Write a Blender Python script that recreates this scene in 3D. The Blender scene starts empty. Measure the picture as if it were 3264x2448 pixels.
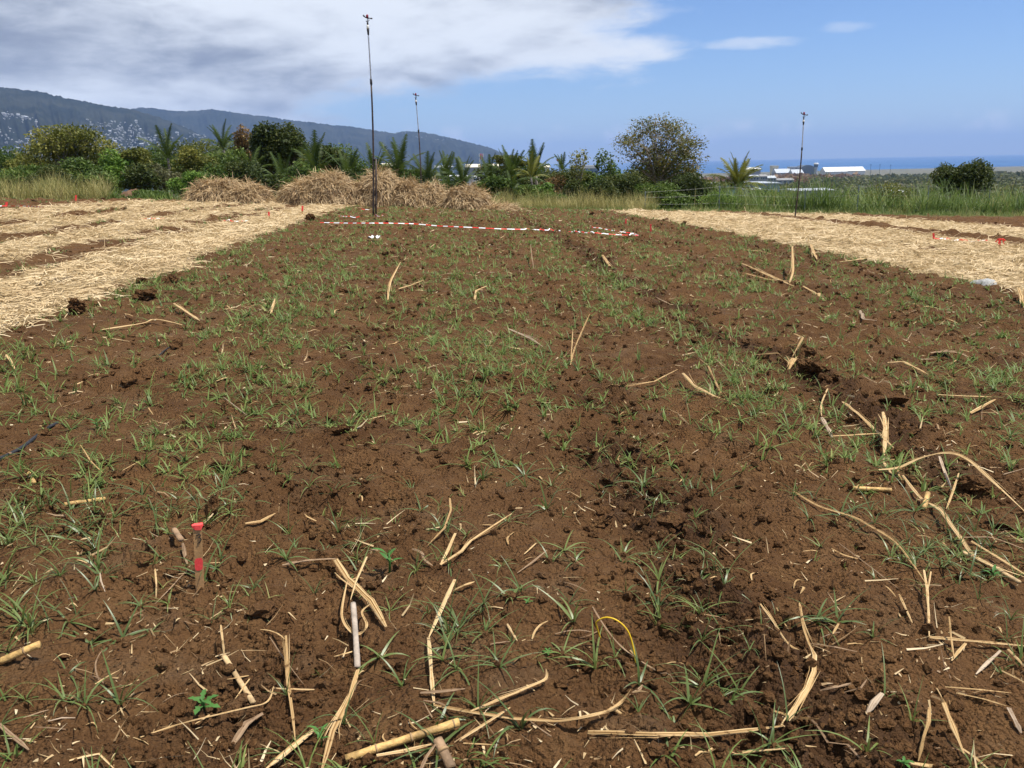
import bpy, math, random
import numpy as np

random.seed(7)
rng = np.random.default_rng(7)
sc = bpy.context.scene
R = math.radians

# ---------------------------------------------------------------- camera
PW, PH, F = 3264.0, 2448.0, 2738.0            # photograph size and focal length in its pixels
EYE = np.array([0.0, 0.0, 1.62])
PITCH, ROLL = R(-14.4), R(1.17)
cam = bpy.data.cameras.new("camera")
cam.sensor_fit = 'HORIZONTAL'
cam.sensor_width = 36.0
cam.lens = 36.0 * F / PW
cam.clip_start = 0.05
cam.clip_end = 120000
cam_o = bpy.data.objects.new("camera", cam)
sc.collection.objects.link(cam_o)
_f = np.array([0, math.cos(PITCH), math.sin(PITCH)])
_r0 = np.array([1.0, 0, 0])
_u0 = np.cross(_r0, _f)
_r = _r0 * math.cos(ROLL) - _u0 * math.sin(ROLL)
_u = _u0 * math.cos(ROLL) + _r0 * math.sin(ROLL)
from mathutils import Matrix, Vector
cam_o.matrix_world = Matrix(((_r[0], _u[0], -_f[0], EYE[0]), (_r[1], _u[1], -_f[1], EYE[1]), (_r[2], _u[2], -_f[2], EYE[2]), (0, 0, 0, 1)))
sc.camera = cam_o

# ---------------------------------------------------------------- world, sun, exposure
SUN_AZ, SUN_EL = R(97), R(68)                 # azimuth clockwise from +Y
world = bpy.data.worlds.new("World")
sc.world = world
world.use_nodes = True
wt = world.node_tree
wt.nodes.clear()


class NT:
    """tiny helper for node trees"""
    def __init__(s, t):
        s.t = t

    def n(s, kind, **kw):
        nd = s.t.nodes.new(kind)
        for k, v in kw.items():
            if k.startswith('i_'):
                nd.inputs[k[2:].replace('_', ' ')].default_value = v
            else:
                setattr(nd, k, v)
        return nd

    def l(s, a, b):
        s.t.links.new(a, b)

    def val(s, x, sock):
        if isinstance(x, (int, float)):
            sock.default_value = x
        elif isinstance(x, (tuple, list)):
            sock.default_value = x
        else:
            s.l(x, sock)

    def m(s, op, a, b=0.0, c=0.0, clamp=False):
        nd = s.t.nodes.new('ShaderNodeMath')
        nd.operation = op
        nd.use_clamp = clamp
        s.val(a, nd.inputs[0])
        s.val(b, nd.inputs[1])
        s.val(c, nd.inputs[2])
        return nd.outputs[0]

    def ss(s, x, lo, hi):
        nd = s.t.nodes.new('ShaderNodeMapRange')
        nd.interpolation_type = 'SMOOTHSTEP'
        s.val(x, nd.inputs[0])
        s.val(lo, nd.inputs[1])
        s.val(hi, nd.inputs[2])
        return nd.outputs[0]

    def mix(s, f, a, b):
        nd = s.t.nodes.new('ShaderNodeMix')
        nd.data_type = 'RGBA'
        s.val(f, nd.inputs[0])
        s.val(a, nd.inputs[6])
        s.val(b, nd.inputs[7])
        return nd.outputs[2]

    def noise(s, vec, scale, detail=4, rough=0.55, dist=0.0):
        nd = s.n('ShaderNodeTexNoise')
        nd.inputs['Scale'].default_value = scale
        nd.inputs['Detail'].default_value = detail
        nd.inputs['Roughness'].default_value = rough
        nd.inputs['Distortion'].default_value = dist
        if vec is not None:
            s.l(vec, nd.inputs['Vector'])
        return nd.outputs['Fac']


def c4(c):
    return (c[0], c[1], c[2], 1.0)


w = NT(wt)
sky = w.n('ShaderNodeTexSky')
sky.sky_type = 'NISHITA'
sky.sun_disc = False
sky.sun_elevation = SUN_EL
sky.sun_rotation = SUN_AZ
sky.altitude = 80
sky.air_density = 1.0
sky.dust_density = 0.0
sky.ozone_density = 6.0
bg = w.n('ShaderNodeBackground')
bg.inputs['Strength'].default_value = 0.082
tint = w.n('ShaderNodeMix', data_type='RGBA', blend_type='MULTIPLY')
tint.inputs[0].default_value = 1.0
w.l(sky.outputs[0], tint.inputs[6])
tint.inputs[7].default_value = (0.84, 0.90, 1.08, 1)          # the camera's cool rendering of the blue
w.l(tint.outputs[2], bg.inputs['Color'])
tc = w.n('ShaderNodeTexCoord')
sep = w.n('ShaderNodeSeparateXYZ')
w.l(tc.outputs['Generated'], sep.inputs[0])
dx, dy, dz = sep.outputs
hor = w.m('SQRT', w.m('ADD', w.m('MULTIPLY', dx, dx), w.m('MULTIPLY', dy, dy)))
az = w.m('DIVIDE', dx, w.m('MAXIMUM', hor, 1e-4))          # sine of the azimuth: -1 left, +1 right
el = w.m('DIVIDE', dz, w.m('MAXIMUM', hor, 1e-4))
mp = w.n('ShaderNodeMapping')
mp.inputs['Scale'].default_value = (1.0, 1.0, 3.4)
w.l(tc.outputs['Generated'], mp.inputs['Vector'])
n1 = w.noise(mp.outputs[0], 3.2, 7, 0.58, 0.3)
mp2 = w.n('ShaderNodeMapping')
mp2.inputs['Scale'].default_value = (1.0, 1.0, 3.2)
mp2.inputs['Location'].default_value = (3.1, 1.7, 0.4)
mp2.inputs['Rotation'].default_value = (0, R(-3), 0)
w.l(tc.outputs['Generated'], mp2.inputs['Vector'])
n2 = w.noise(mp2.outputs[0], 4.6, 6, 0.52, 0.25)
n3 = w.noise(mp2.outputs[0], 15.0, 6, 0.60, 0.3)
# the edge of the cloud deck: it reaches farther right the higher one looks
edge = w.m('MINIMUM', w.m('MULTIPLY_ADD', el, 5.0, -0.40), 0.13)
rag = w.m('MULTIPLY_ADD', n1, 0.75, -0.375)
rag2 = w.m('MULTIPLY_ADD', n3, 0.36, -0.18)
d = w.m('ADD', w.m('SUBTRACT', edge, az), w.m('ADD', rag, rag2))
deck = w.ss(d, -0.08, 0.16)
# shade inside the deck: dark bases to the left, bright towards the edge
shade = w.m('ADD', w.m('MULTIPLY_ADD', n2, 3.6, -1.80), w.m('MULTIPLY_ADD', az, -0.85, -0.10))
shade = w.m('ADD', shade, w.m('MULTIPLY_ADD', n3, 1.2, -0.6))
band = w.m('MULTIPLY', w.ss(el, 0.070, 0.100), w.ss(el, 0.21, 0.12))
shade = w.m('ADD', shade, w.m('MULTIPLY', band, w.m('MULTIPLY_ADD', az, -2.2, -0.1)))
dark = w.ss(shade, -0.25, 1.15)
ccol = w.mix(dark, (0.62, 0.65, 0.69, 1), (0.205, 0.225, 0.275, 1))


def puff(a0, e0, wa, we, th, soft):
    """a loose wisp of cloud around one direction"""
    qa = w.m('DIVIDE', w.m('SUBTRACT', az, a0), wa)
    qe = w.m('DIVIDE', w.m('SUBTRACT', el, e0), we)
    r2 = w.m('ADD', w.m('MULTIPLY', qa, qa), w.m('MULTIPLY', qe, qe))
    g = w.m('SUBTRACT', 1.0, r2)
    return w.ss(w.m('ADD', g, w.m('MULTIPLY_ADD', n3, 2.4, -1.2)), th, th + soft)


p1 = w.m('MULTIPLY', puff(0.266, 0.118, 0.062, 0.0085, 0.0, 1.1), 0.55)
p2 = w.m('MULTIPLY', puff(0.349, 0.128, 0.034, 0.007, 0.1, 1.2), 0.35)
nc = w.noise(tc.outputs['Generated'], 26.0, 4, 0.55)
lowc = w.m('MULTIPLY', w.ss(nc, 0.46, 0.66), w.m('MULTIPLY', w.ss(el, 0.010, 0.022), w.ss(el, 0.046, 0.028)))
lowc = w.m('MULTIPLY', lowc, 0.8)
mask = w.m('MAXIMUM', w.m('MULTIPLY', deck, 0.96), w.m('MAXIMUM', w.m('MAXIMUM', p1, p2), lowc))
mask = w.m('MULTIPLY', mask, w.ss(dz, -0.01, 0.02))
bgc = w.n('ShaderNodeBackground')
bgc.inputs['Strength'].default_value = 1.0
w.l(ccol, bgc.inputs['Color'])
mx = w.n('ShaderNodeMixShader')
w.l(mask, mx.inputs[0])
w.l(bg.outputs[0], mx.inputs[1])
w.l(bgc.outputs[0], mx.inputs[2])
wo = w.n('ShaderNodeOutputWorld')
w.l(mx.outputs[0], wo.inputs['Surface'])

sun = bpy.data.lights.new("sun", 'SUN')
sun.energy = 4.6
sun.angle = R(0.53)
sun.color = (1.0, 0.95, 0.87)
sun_o = bpy.data.objects.new("sun", sun)
sc.collection.objects.link(sun_o)
SUNV = Vector((math.sin(SUN_AZ) * math.cos(SUN_EL), math.cos(SUN_AZ) * math.cos(SUN_EL), math.sin(SUN_EL)))
sun_o.rotation_euler = SUNV.to_track_quat('Z', 'Y').to_euler()

sc.view_settings.view_transform = 'Standard'
sc.view_settings.look = 'None'
sc.view_settings.exposure = 0.6
sc.view_settings.gamma = 1.0
sc.cycles.max_bounces = 4
sc.cycles.diffuse_bounces = 2
sc.cycles.glossy_bounces = 2
sc.cycles.transmission_bounces = 3
sc.cycles.transparent_max_bounces = 4
sc.cycles.volume_bounces = 0
sc.cycles.use_denoising = True
sc.cycles.use_adaptive_sampling = True
sc.cycles.adaptive_threshold = 0.02

# ---------------------------------------------------------------- noise
_perm = rng.permutation(4096).astype(np.int64)
_grad = rng.uniform(0, 2 * np.pi, 4096)
_gx, _gy = np.cos(_grad), np.sin(_grad)


def perlin(x, y, seed=0):
    x = np.asarray(x, float) + seed * 17.31
    y = np.asarray(y, float) + seed * 9.77
    xi = np.floor(x).astype(np.int64)
    yi = np.floor(y).astype(np.int64)
    fx, fy = x - xi, y - yi
    u = fx * fx * fx * (fx * (fx * 6 - 15) + 10)
    v = fy * fy * fy * (fy * (fy * 6 - 15) + 10)

    def g(ix, iy, px, py):
        h = _perm[(_perm[ix & 4095] + iy) & 4095]
        return _gx[h] * px + _gy[h] * py
    a = g(xi, yi, fx, fy)
    b = g(xi + 1, yi, fx - 1, fy)
    c = g(xi, yi + 1, fx, fy - 1)
    e = g(xi + 1, yi + 1, fx - 1, fy - 1)
    return 1.5 * ((a + (b - a) * u) + ((c + (e - c) * u) - (a + (b - a) * u)) * v)


def fbm(x, y, oct=4, seed=0, rough=0.5, bill=False):
    s, a, f, t = 0.0, 1.0, 1.0, 0.0
    for o in range(oct):
        n = perlin(x * f, y * f, seed + o * 3)
        if bill:
            n = 1 - 2 * np.abs(n)
        s = s + a * n
        t += a
        a *= rough
        f *= 2.03
    return s / t


def smooth(x, lo, hi):
    t = np.clip((np.asarray(x, float) - lo) / (hi - lo), 0, 1)
    return t * t * (3 - 2 * t)


# ---------------------------------------------------------------- lie of the land
ROW = R(-4.7)
RD = np.array([math.sin(ROW), math.cos(ROW)])


def uv(x, y):
    """across and along the planting rows"""
    return x * RD[1] - y * RD[0], x * RD[0] + y * RD[1]


def xy(u, v):
    return u * RD[1] + v * RD[0], -u * RD[0] + v * RD[1]


PS = [0, 10, 100, 550, 1950, 2500, 5000, 5400, 7500]
PZ = [0, -0.9, -8, -20, -46, -60, -78, -84, -88]


def edge_s(x, y):
    return np.asarray(y) - (46.5 + 0.13 * np.asarray(x))


def ground(x, y):
    x = np.asarray(x, float)
    y = np.asarray(y, float)
    z = -0.045 * 45 * np.tanh(x / 45) - 0.00032 * np.clip(y, 0, 60) ** 2
    return z + np.interp(np.maximum(edge_s(x, y) - 3, 0), PS, PZ)


_pits = [(rng.uniform(-3.5, 8), 2 + 24 * rng.random() ** 1.6, rng.uniform(0.06, 0.16), rng.uniform(0.025, 0.07)) for _ in range(70)]


def furrow(u, v):
    """where hoeing left rough damp clods: between the grassy rows"""
    c = 1.0 * np.exp(-((u - 2.95 - 0.25 * perlin(v / 2.5, 1.0, 46)) / 0.34) ** 2)
    c = c + 0.75 * np.exp(-((u - 0.92) / 0.30) ** 2) * smooth(-v, -7.5, -4.5)
    for k, s_ in ((-0.68, 0.5), (1.28, 0.45), (5.15, 0.55), (7.1, 0.6), (-2.6, 0.3)):
        c = c + s_ * np.exp(-((u - k) / 0.32) ** 2)
    return c * (0.35 + 0.65 * smooth(perlin(v / 0.9, u / 0.9, 47), -0.25, 0.35))


def soil_detail(x, y):
    u, v = uv(x, y)
    r = np.hypot(x, y)
    rough = 0.6 + 1.0 * smooth(perlin(u / 1.6, v / 2.2, 5) + 0.35 * np.tanh(u / 4), -0.1, 0.7)
    h = 0.020 * np.cos(2 * np.pi * (u - 0.3) / 1.95) + 0.045 * fbm(x / 1.1, y / 1.1, 2, 1)
    h = h + rough * (0.055 * fbm(x / 0.34, y / 0.34, 2, 11, 0.5) + 0.030 * fbm(x / 0.13, y / 0.13, 2, 21, 0.5, True))
    h = h + 0.007 * fbm(x / 0.032, y / 0.032, 2, 31, 0.6, True) * smooth(-r, -14, -5)
    fu = furrow(u, v)
    h = h - 0.035 * fu + fu * (0.125 * np.maximum(fbm(x / 0.20, y / 0.20, 2, 33, 0.55), -0.25) + 0.060 * fbm(x / 0.075, y / 0.075, 2, 35, 0.55, True))
    bank = np.exp(-((u - 15.45) / 0.45) ** 2) + np.exp(-((u + 14.6) / 0.6) ** 2) * (v > 12) + np.exp(-((u - 22.3) / 0.7) ** 2)
    h = h + 0.10 * bank * (1 + 1.2 * perlin(x / 0.5, y / 0.5, 45))
    far = smooth(r, 10, 26)
    cl = np.clip(fbm(x / 0.55, y / 0.8, 2, 41) + 0.02, 0, 1)
    h = h + far * 0.16 * cl
    for (pu, pv, pr, pd) in _pits:
        q = ((u - pu) ** 2 + (v - pv) ** 2) / (pr * pr)
        h = h - pd * np.exp(-q) + 0.45 * pd * np.exp(-(np.sqrt(q) - 1.55) ** 2 * 3.0)
    return h


def soil(x, y):
    return ground(x, y) + soil_detail(np.asarray(x, float), np.asarray(y, float))


def mulch(x, y):
    """1 where cane straw covers the soil"""
    u, v = uv(x, y)
    w1 = 0.28 * perlin(v / 1.7, u / 1.7, 51) + 0.20 * perlin(v / 0.5, u / 0.5, 53)
    uu = u + w1
    lim = smooth(-edge_s(x, y) + 0.5 * w1, 2.6, 3.4)
    left = smooth(uu, -13.7, -13.4) * smooth(-uu, 3.85, 4.05) * smooth(-v, -43, -42)
    for gu, gw, cover in ((-6.25, 0.58, 0.36), (-8.45, 0.50, 0.32), (-10.6, 0.46, 0.25), (-12.4, 0.3, 0.05)):
        gap = np.exp(-((uu - gu) / gw) ** 2) * smooth(perlin(v / 2.3, gu, 57) + cover, -0.25, 0.15)
        left = left * (1 - np.clip(gap * 1.5, 0, 1))
    right = smooth(uu, 8.2, 8.45) * smooth(-uu, -15.0, -14.7)
    right2 = smooth(uu, 15.9, 16.2) * smooth(-uu, -21.4, -21.0)
    g2 = np.exp(-((uu - 11.4) / 0.3) ** 2) * smooth(perlin(v / 1.9, 3.3, 59), 0.05, 0.35)
    right = right * (1 - g2)
    return np.clip(left + (right + right2) * lim, 0, 1)


# ---------------------------------------------------------------- pixel rays
def ray(px, py):
    return _f + _r * ((px - PW / 2) / F) + _u * ((PH / 2 - py) / F)


def at(px, py, Y):
    """the point Y metres ahead that the photograph shows at this pixel"""
    q = ray(px, py)
    return EYE + q * (Y / q[1])


def on(px, py, h=0.0):
    """the point on the soil (raised by h) at this pixel"""
    q = ray(px, py)
    t0, t1 = 0.5, 400.0
    for step in range(1, 400):
        t = 0.5 * (1.022 ** step)
        p = EYE + q * t
        if p[2] < ground(p[0], p[1]) + h:
            t1 = t
            break
        t0 = t
    for _ in range(30):
        t = (t0 + t1) / 2
        p = EYE + q * t
        if p[2] < ground(p[0], p[1]) + h:
            t1 = t
        else:
            t0 = t
    p = EYE + q * t0
    return p


def on_soil(px, py, h=0.0):
    p = on(px, py, 0.02 + h)
    q = ray(px, py)
    if np.hypot(p[0], p[1]) < 12:          # slide along the line of sight to the real, uneven surface
        t = (p[1] - EYE[1]) / q[1]
        for _ in range(8):
            p = EYE + q * t
            t = t - 0.7 * (p[2] - float(soil(p[0], p[1])) - h) / q[2]
        p = EYE + q * t
    p[2] = soil(p[0], p[1]) + h
    return p


# ---------------------------------------------------------------- mesh helpers
col = sc.collection


def mesh_np(name, V, Fc, smooth_=False, attrs=None, mats=None, midx=None):
    V = np.asarray(V, np.float32)
    me = bpy.data.meshes.new(name)
    if isinstance(Fc, np.ndarray):
        Fl = [Fc]
    else:
        Fl = [f for f in Fc if len(f)]
    me.vertices.add(len(V))
    me.vertices.foreach_set('co', V.ravel())
    nl = sum(f.size for f in Fl)
    me.loops.add(nl)
    me.loops.foreach_set('vertex_index', np.concatenate([f.ravel() for f in Fl]).astype(np.int32))
    tot = np.concatenate([np.full(len(f), f.shape[1], np.int32) for f in Fl])
    st = np.concatenate([[0], np.cumsum(tot)[:-1]]).astype(np.int32)
    me.polygons.add(len(tot))
    me.polygons.foreach_set('loop_start', st)
    if midx is not None:
        me.polygons.foreach_set('material_index', np.asarray(midx, np.int32))
    me.polygons.foreach_set('use_smooth', np.full(len(tot), smooth_, bool))
    for k, a in (attrs or {}).items():
        at_ = me.attributes.new(k, 'FLOAT', 'POINT')
        at_.data.foreach_set('value', np.asarray(a, np.float32))
    me.update(calc_edges=True)
    for m_ in (mats or []):
        me.materials.append(m_)
    return me


def tag(o, label=None, cat=None, group=None, kind=None):
    if label:
        o['label'] = label
    if cat:
        o['category'] = cat
    if group:
        o['group'] = group
    if kind:
        o['kind'] = kind
    return o


def obj(name, me, mat=None, parent=None, loc=None):
    o = bpy.data.objects.new(name, me)
    col.objects.link(o)
    if mat is not None and not me.materials:
        me.materials.append(mat)
    if parent is not None:
        o.parent = parent
    if loc is not None:
        o.location = [float(q) for q in loc]
    return o


def empty(name, loc):
    o = bpy.data.objects.new(name, None)
    o.location = [float(q) for q in loc]
    o.empty_display_size = 0.2
    col.objects.link(o)
    return o


class MB:
    """collects shapes for ONE mesh"""
    def __init__(s):
        s.v, s.f, s.k = [], [], 0
        s.mi = []

    def add(s, V, Fc, mi=0):
        for f in Fc:
            s.f.append([i + s.k for i in f])
            s.mi.append(mi)
        s.v.extend([tuple(map(float, p)) for p in V])
        s.k += len(V)

    def box(s, c, sz, rz=0.0, mi=0, taper=1.0):
        cx, cy, cz = c
        hx, hy, hz = sz[0] / 2, sz[1] / 2, sz[2] / 2
        ca, sa = math.cos(rz), math.sin(rz)
        V = []
        for k, z in ((1.0, -hz), (taper, hz)):
            for (a, b) in ((-hx, -hy), (hx, -hy), (hx, hy), (-hx, hy)):
                a, b = a * k, b * k
                V.append((cx + a * ca - b * sa, cy + a * sa + b * ca, cz + z))
        s.add(V, [(3, 2, 1, 0), (4, 5, 6, 7), (0, 1, 5, 4), (1, 2, 6, 5), (2, 3, 7, 6), (3, 0, 4, 7)], mi)

    def tube(s, pts, rad, n=8, cap=True, mi=0, squash=1.0):
        pts = [np.array(p, float) for p in pts]
        if not hasattr(rad, '__len__'):
            rad = [rad] * len(pts)
        V = []
        prev = None
        for i, p in enumerate(pts):
            t = pts[min(i + 1, len(pts) - 1)] - pts[max(i - 1, 0)]
            t = t / (np.linalg.norm(t) + 1e-9)
            if prev is None:
                a = np.cross(t, (0, 0, 1.0))
                if np.linalg.norm(a) < 0.1:
                    a = np.cross(t, (0, 1.0, 0))
            else:
                a = prev - t * np.dot(prev, t)
            a = a / (np.linalg.norm(a) + 1e-9)
            prev = a
            b = np.cross(t, a)
            for k in range(n):
                q = 2 * math.pi * k / n
                V.append(p + rad[i] * (math.cos(q) * a + squash * math.sin(q) * b))
        Fc = []
        for i in range(len(pts) - 1):
            for k in range(n):
                Fc.append((i * n + k, i * n + (k + 1) % n, (i + 1) * n + (k + 1) % n, (i + 1) * n + k))
        if cap:
            Fc.append(tuple(range(n))[::-1])
            Fc.append(tuple((len(pts) - 1) * n + k for k in range(n)))
        s.add(V, Fc, mi)

    def mesh(s, name, mats=(), smooth_=False):
        me = bpy.data.meshes.new(name)
        me.from_pydata(s.v, [], s.f)
        for m_ in mats:
            me.materials.append(m_)
        if any(s.mi):
            me.polygons.foreach_set('material_index', np.array(s.mi, np.int32))
        if smooth_:
            me.polygons.foreach_set('use_smooth', np.ones(len(s.f), bool))
        me.update()
        return me

    def build(s, name, mat, parent=None, smooth_=False, loc=None):
        mats = mat if isinstance(mat, (list, tuple)) else [mat]
        return obj(name, s.mesh(name, mats, smooth_), None, parent, loc)


# ---------------------------------------------------------------- materials
def newmat(name):
    m_ = bpy.data.materials.new(name)
    m_.use_nodes = True
    t = m_.node_tree
    t.nodes.clear()
    n = NT(t)
    out = n.n('ShaderNodeOutputMaterial')
    return m_, n, out


def plain(name, c, rough=0.7, var=0.15, scale=6.0, bump=0.0, bscale=40.0, metal=0.0, spec=0.3):
    m_, n, out = newmat(name)
    b = n.n('ShaderNodeBsdfPrincipled')
    t = n.n('ShaderNodeTexCoord')
    f = n.noise(t.outputs['Object'], scale, 5, 0.6)
    lo = tuple(x * (1 - var) for x in c) + (1,)
    hi = tuple(min(1, x * (1 + var)) for x in c) + (1,)
    n.l(n.mix(n.ss(f, 0.3, 0.7), lo, hi), b.inputs['Base Color'])
    b.inputs['Roughness'].default_value = rough
    b.inputs['Metallic'].default_value = metal
    b.inputs['Specular IOR Level'].default_value = spec
    if bump:
        bm_ = n.n('ShaderNodeBump')
        bm_.inputs['Strength'].default_value = bump
        bm_.inputs['Distance'].default_value = 0.01
        n.l(n.noise(t.outputs['Object'], bscale, 4, 0.6), bm_.inputs['Height'])
        n.l(bm_.outputs[0], b.inputs['Normal'])
    n.l(b.outputs[0], out.inputs['Surface'])
    return m_


def ramp(n, fac, stops):
    r_ = n.n('ShaderNodeValToRGB')
    e = r_.color_ramp.elements
    while len(e) < len(stops):
        e.new(0.5)
    for k, (p, c) in enumerate(stops):
        e[k].position = p
        e[k].color = c4(c)
    n.l(fac, r_.inputs[0])
    return r_.outputs[0]


def leafy(name, stops, rough=0.6, trans=0.3, spec=0.3, obj_rand=False, noise_scale=0.0, fiber=False):
    """thin leaves or straw: colour picked per blade, some light through"""
    m_, n, out = newmat(name)
    if obj_rand:
        oi = n.n('ShaderNodeObjectInfo')
        t = n.n('ShaderNodeTexCoord')
        f = n.m('ADD', n.m('MULTIPLY', oi.outputs['Random'], 0.75), n.m('MULTIPLY', n.noise(t.outputs['Object'], 7.0, 3), 0.3), clamp=True)
    else:
        a = n.n('ShaderNodeAttribute')
        a.attribute_name = 'rnd'
        f = a.outputs['Fac']
    if fiber:
        fa = n.n('ShaderNodeAttribute')
        fa.attribute_name = 'fib'
        tcn = n.n('ShaderNodeTexCoord')
        f = n.m('ADD', n.m('MULTIPLY', f, 0.55), n.m('MULTIPLY_ADD', fa.outputs['Fac'], 1.0, -0.25), clamp=True)
        blot = n.ss(n.noise(tcn.outputs['Object'], 30.0, 5, 0.7), 0.54, 0.70)
        f = n.m('SUBTRACT', f, n.m('MULTIPLY', blot, 0.6), clamp=True)
    if noise_scale:
        g = n.n('ShaderNodeNewGeometry')
        f = n.m('ADD', n.m('MULTIPLY', f, 0.6), n.m('MULTIPLY_ADD', n.noise(g.outputs['Position'], noise_scale, 3), 0.9, -0.22), clamp=True)
    colr = ramp(n, f, stops)
    b = n.n('ShaderNodeBsdfPrincipled')
    n.l(colr, b.inputs['Base Color'])
    b.inputs['Roughness'].default_value = rough
    b.inputs['Specular IOR Level'].default_value = spec
    if trans > 0:
        tr = n.n('ShaderNodeBsdfTranslucent')
        n.l(colr, tr.inputs['Color'])
        ms = n.n('ShaderNodeMixShader')
        ms.inputs[0].default_value = trans
        n.l(b.outputs[0], ms.inputs[1])
        n.l(tr.outputs[0], ms.inputs[2])
        n.l(ms.outputs[0], out.inputs['Surface'])
    else:
        n.l(b.outputs[0], out.inputs['Surface'])
    return m_


# soil: brown crumbs, straw-coloured chaff where the mulch lies, dry turf past the field's edge
M = {}
m_, n, out = newmat('soil')
g = n.n('ShaderNodeNewGeometry')
P = g.outputs['Position']
a_m = n.n('ShaderNodeAttribute'); a_m.attribute_name = 'mulch'
a_t = n.n('ShaderNodeAttribute'); a_t.attribute_name = 'turf'
big = n.noise(P, 0.9, 4, 0.55)
mid = n.noise(P, 9.0, 5, 0.6)
fine = n.noise(P, 75.0, 4, 0.7)
brown = n.mix(n.ss(big, 0.30, 0.70), (0.0962, 0.0460, 0.0180, 1), (0.1545, 0.0784, 0.0316, 1))
brown = n.mix(n.ss(mid, 0.42, 0.75), brown, (0.1808, 0.0961, 0.0392, 1))
brown = n.mix(n.m('MULTIPLY', n.ss(fine, 0.56, 0.70), 0.5), brown, (0.2696, 0.1596, 0.0719, 1))
chaff = n.mix(n.ss(n.noise(P, 28.0, 4, 0.7), 0.35, 0.65), (0.30, 0.20, 0.095, 1), (0.56, 0.42, 0.22, 1))
cmask = n.ss(n.m('ADD', a_m.outputs['Fac'], n.m('MULTIPLY_ADD', n.noise(P, 6.0, 4, 0.65), 0.9, -0.45)), 0.40, 0.62)
turf = n.mix(n.ss(mid, 0.35, 0.65), (0.085, 0.085, 0.030, 1), (0.19, 0.15, 0.06, 1))
tmask = n.ss(n.m('ADD', a_t.outputs['Fac'], n.m('MULTIPLY_ADD', n.noise(P, 3.0, 4, 0.6), 0.8, -0.4)), 0.35, 0.65)
a_w = n.n('ShaderNodeAttribute'); a_w.attribute_name = 'damp_shade'
brown = n.mix(n.m('MULTIPLY', n.ss(n.m('ADD', a_w.outputs['Fac'], n.m('MULTIPLY_ADD', mid, 0.8, -0.4)), 0.25, 0.75), 0.75), brown, (0.060, 0.031, 0.016, 1))   # freshly turned and damp, with shade among the clods painted in
brown = n.mix(n.m('MULTIPLY', n.ss(n.noise(P, 2.6, 5, 0.65), 0.52, 0.70), 0.55), brown, (0.1798, 0.1103, 0.0575, 1))   # dried crust
csoil = n.mix(tmask, n.mix(cmask, brown, chaff), turf)
b = n.n('ShaderNodeBsdfPrincipled')
n.l(csoil, b.inputs['Base Color'])
b.inputs['Roughness'].default_value = 0.95
b.inputs['Specular IOR Level'].default_value = 0.1
vor = n.n('ShaderNodeTexVoronoi')
vor.inputs['Scale'].default_value = 62.0
n.l(P, vor.inputs['Vector'])
hgt = n.m('ADD', n.m('MULTIPLY', fine, 0.8), n.m('MULTIPLY', vor.outputs['Distance'], -0.7))
hgt = n.m('ADD', hgt, n.m('MULTIPLY', n.noise(P, 24.0, 4, 0.65), 1.6))
bu = n.n('ShaderNodeBump')
bu.inputs['Strength'].default_value = 1.0
bu.inputs['Distance'].default_value = 0.035
n.l(hgt, bu.inputs['Height'])
n.l(bu.outputs[0], b.inputs['Normal'])
n.l(b.outputs[0], out.inputs['Surface'])
M['soil'] = m_

M['clod'] = plain('clod', (0.100, 0.053, 0.026), 0.95, 0.45, 26, 1.0, 70, 0, 0.1)
STRAW = [(0.0, (0.15, 0.085, 0.038)), (0.22, (0.30, 0.19, 0.085)), (0.5, (0.46, 0.32, 0.15)), (0.85, (0.58, 0.44, 0.24)), (1.0, (0.66, 0.54, 0.34))]
MUL = [(0.0, (0.34, 0.23, 0.115)), (0.2, (0.47, 0.34, 0.175)), (0.6, (0.60, 0.45, 0.245)), (1.0, (0.69, 0.55, 0.335))]
M['straw'] = leafy('straw', STRAW, 0.55, 0.12, 0.35)
M['straw_one'] = leafy('straw_one', [(0.0, (0.12, 0.065, 0.028)), (0.28, (0.33, 0.205, 0.085)), (0.62, (0.47, 0.315, 0.145)), (1.0, (0.60, 0.445, 0.24))], 0.75, 0.0, 0.12, True, 0.0, True)
M['straw_brown'] = leafy('straw_brown', [(0.0, (0.16, 0.10, 0.055)), (0.5, (0.26, 0.17, 0.10)), (1.0, (0.36, 0.25, 0.15))], 0.75, 0.0, 0.12, True, 0.0, True)
M['straw_pale'] = leafy('straw_pale', [(0.0, (0.17, 0.115, 0.07)), (0.4, (0.34, 0.25, 0.17)), (1.0, (0.50, 0.395, 0.28))], 0.75, 0.0, 0.12, True, 0.0, True)
M['cane'] = plain('cane', (0.48, 0.30, 0.105), 0.55, 0.45, 22, 0.5, 60)
M['sheath_pale'] = plain('sheath_pale', (0.35, 0.285, 0.22), 0.6, 0.28, 20, 0.4, 60)
M['sheath_tan'] = plain('sheath_tan', (0.46, 0.315, 0.155), 0.6, 0.35, 20, 0.4, 60)
M['sheath_brown'] = plain('sheath_brown', (0.26, 0.165, 0.09), 0.7, 0.4, 20, 0.5, 60)
M['cane_node'] = plain('cane_node', (0.30, 0.19, 0.09), 0.6, 0.25, 18)
M['mulch'] = leafy('mulch', MUL, 0.6, 0.12, 0.3)
M['pile'] = leafy('pile', [(0.0, (0.12, 0.07, 0.033)), (0.25, (0.28, 0.18, 0.085)), (0.6, (0.50, 0.35, 0.175)), (1.0, (0.66, 0.50, 0.29))], 0.6, 0.12, 0.3)
M['pile_core'] = plain('pile_core', (0.22, 0.135, 0.065), 0.9, 0.4, 9, 1.0, 30)
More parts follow.
